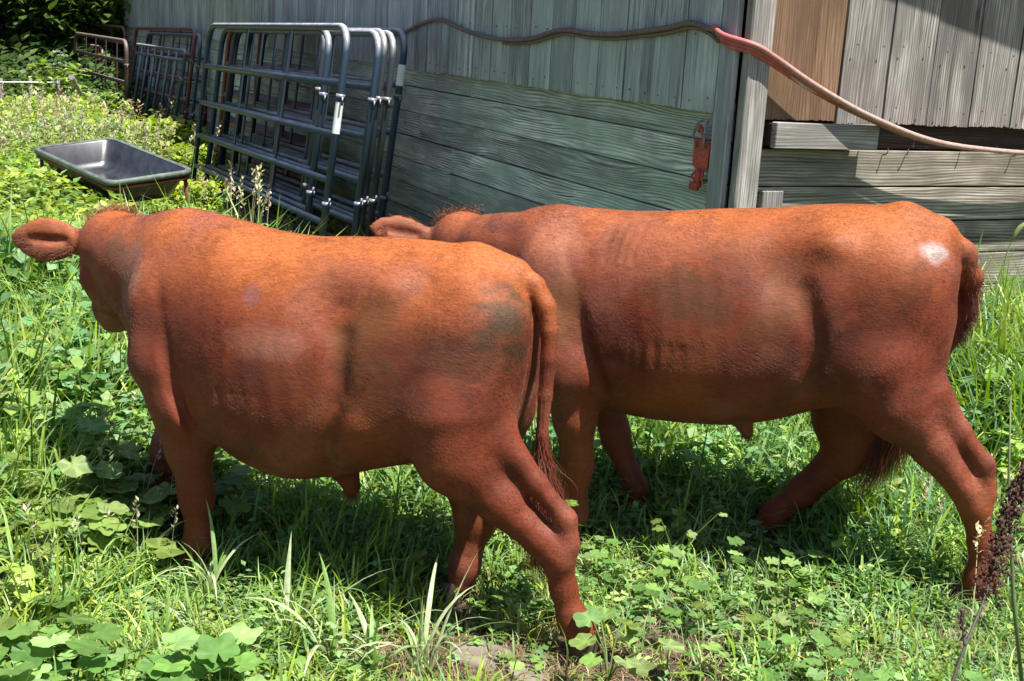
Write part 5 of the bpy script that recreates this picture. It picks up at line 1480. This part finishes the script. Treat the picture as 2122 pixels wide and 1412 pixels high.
# far wire fence, trees and the wood behind
fe = empty('wire_fence', at_z(60, 260, 0), 0, 'low pale wire fence at the far edge of the meadow', 'fence')
a0, a1 = at_z(-260, 268, 0), at_z(125, 260, 0); b0 = Vector(fe.location)
dirv = (a1 - a0)
for k in range(7):
    p = a0 + dirv * (k / 6); link('post', tube_mesh('fence_post', [p - b0, p - b0 + Vector((0, 0, .62))], .022, 7, MAT['trim_r']), fe)
for z in (.57, .36, .18): link('wire', tube_mesh('fence_wire', [a0 - b0 + Vector((0, -.03, z)), a1 - b0 + Vector((0, -.03, z))], .011 if z > .5 else .005, 6, MAT['sticker'] if z > .5 else MAT['nail']), fe)
DARKG = [(.050, .10, .026), (.075, .13, .036), (.034, .072, .020), (.11, .17, .05)]
def tree(x, y, h, r, trunk_r, nleaf, label, pal=DARKG, low=.25, ll=.22):
    g = empty('tree', (x, y, 0), R.uniform(0, 6), label, 'tree', 'trees beyond the meadow')
    t_ = Acc(); top = Vector((R.uniform(-.4, .4), R.uniform(-.4, .4), h * .85))
    tp = [Vector((0, 0, -.1)), Vector((R.uniform(-.1, .1), 0, h * .3)), Vector((R.uniform(-.2, .2), R.uniform(-.2, .2), h * .6)), top]
    t_.tube(smooth_path(tp, 4), [trunk_r * (1 - .8 * i / 12) for i in range(13)], 9)
    cl = []
    for i in range(16):
        f = low + (1 - low) * (i + R.random()) / 16; a = i * 2.4 + R.random(); rr = r * (1.1 - .75 * abs(f - .5) ** 1.2) * R.uniform(.6, 1)
        c = Vector((cos(a) * rr * .75, sin(a) * rr * .75, h * f)); s = Vector((0, 0, h * f * .72))
        t_.tube([s, s.lerp(c, .5) + Vector((0, 0, .2)), c], [trunk_r * .35, trunk_r * .2, trunk_r * .07], 6, False); cl.append(c); cl.append(s.lerp(c, .6) + Vector((R.gauss(0, .4), R.gauss(0, .4), R.gauss(0, .3))))
    link('trunk', t_.mesh('tree_trunk', MAT['bark']), g)
    ci = rng.integers(0, len(cl), nleaf); cc = np.array([tuple(c) for c in cl])[ci]; sp = (rng.uniform(.35, .9, len(cl)) * r * .42)[ci][:, None]
    pp = cc + rng.normal(0, 1, (nleaf, 3)) * sp * np.array((1, 1, .6)); pp[:, 2] = np.maximum(pp[:, 2], .15)
    lt_ = (rng.random(len(cl)) ** 2)[ci][:, None]  # some leaf clumps brighter: sunlit foliage put into the colour
    V, F, Cc = scatter([leaflet_lo(1, .32, .4), leaflet_lo(1, .22, .8)], pp, U(nleaf, 0, 6.3), U(nleaf, -1.0, .6), U(nleaf, ll * .6, ll * 1.4), palette(pp, pal, 13) * (1 + .9 * lt_))
    me = mesh_np('tree_leaves', V, F); color_attr(me, 'tint', Cc); me.materials.append(MAT['leaf']); link('crown', me, g)
tree(-10.2, 23.4, 7.5, 2.3, .20, 9000, 'leftmost dark tree at the far edge of the meadow', low=.06)
tree(-8.6, 22.9, 7.0, 1.9, .16, 9000, 'dark tree in the middle of the row beyond the meadow', low=.10)
tree(-7.35, 22.6, 5.5, 1.5, .15, 9000, 'lighter green tree just left of the far end of the barn', [(.07, .12, .025), (.10, .15, .04), (.05, .10, .02)], low=.08)
tree(-11.6, 21.8, 8.5, 2.6, .22, 6000, 'dark tree outside left of the others', low=.08)
n = 30000; a = U(n, 0, 1); px_ = -32 + 26.5 * a; py_ = 24 + 5 * rng.random(n) + .10 * np.abs(px_ + 8); pz_ = 9.0 * rng.random(n) ** .9
pp = np.column_stack([px_, py_, pz_])
q = sample(9000, 17.0, 25.0, left=.50, right=.05, dens=lambda x, y: (x < K.x + DL.x / DL.y * (y - K.y) - .3) | (y > 23.5)); m = len(q)
stuff('woodland', 'dark wood and undergrowth closing off the view beyond the meadow', [
    scatter(herbs_lo[:3], q, U(m, 0, 6.3), np.abs(rng.normal(0, .3, m)), (.25 + .11 * (q[:, 1] - 17)) * U(m, .6, 1.3), palette(q, DARKG, 15)),
    scatter([leaflet_lo(1, .45, .4)], pp, U(n, 0, 6.3), U(n, -1.2, .9), U(n, .5, 1.1), palette(pp, DARKG, 14) * .8)], MAT['leaf'])
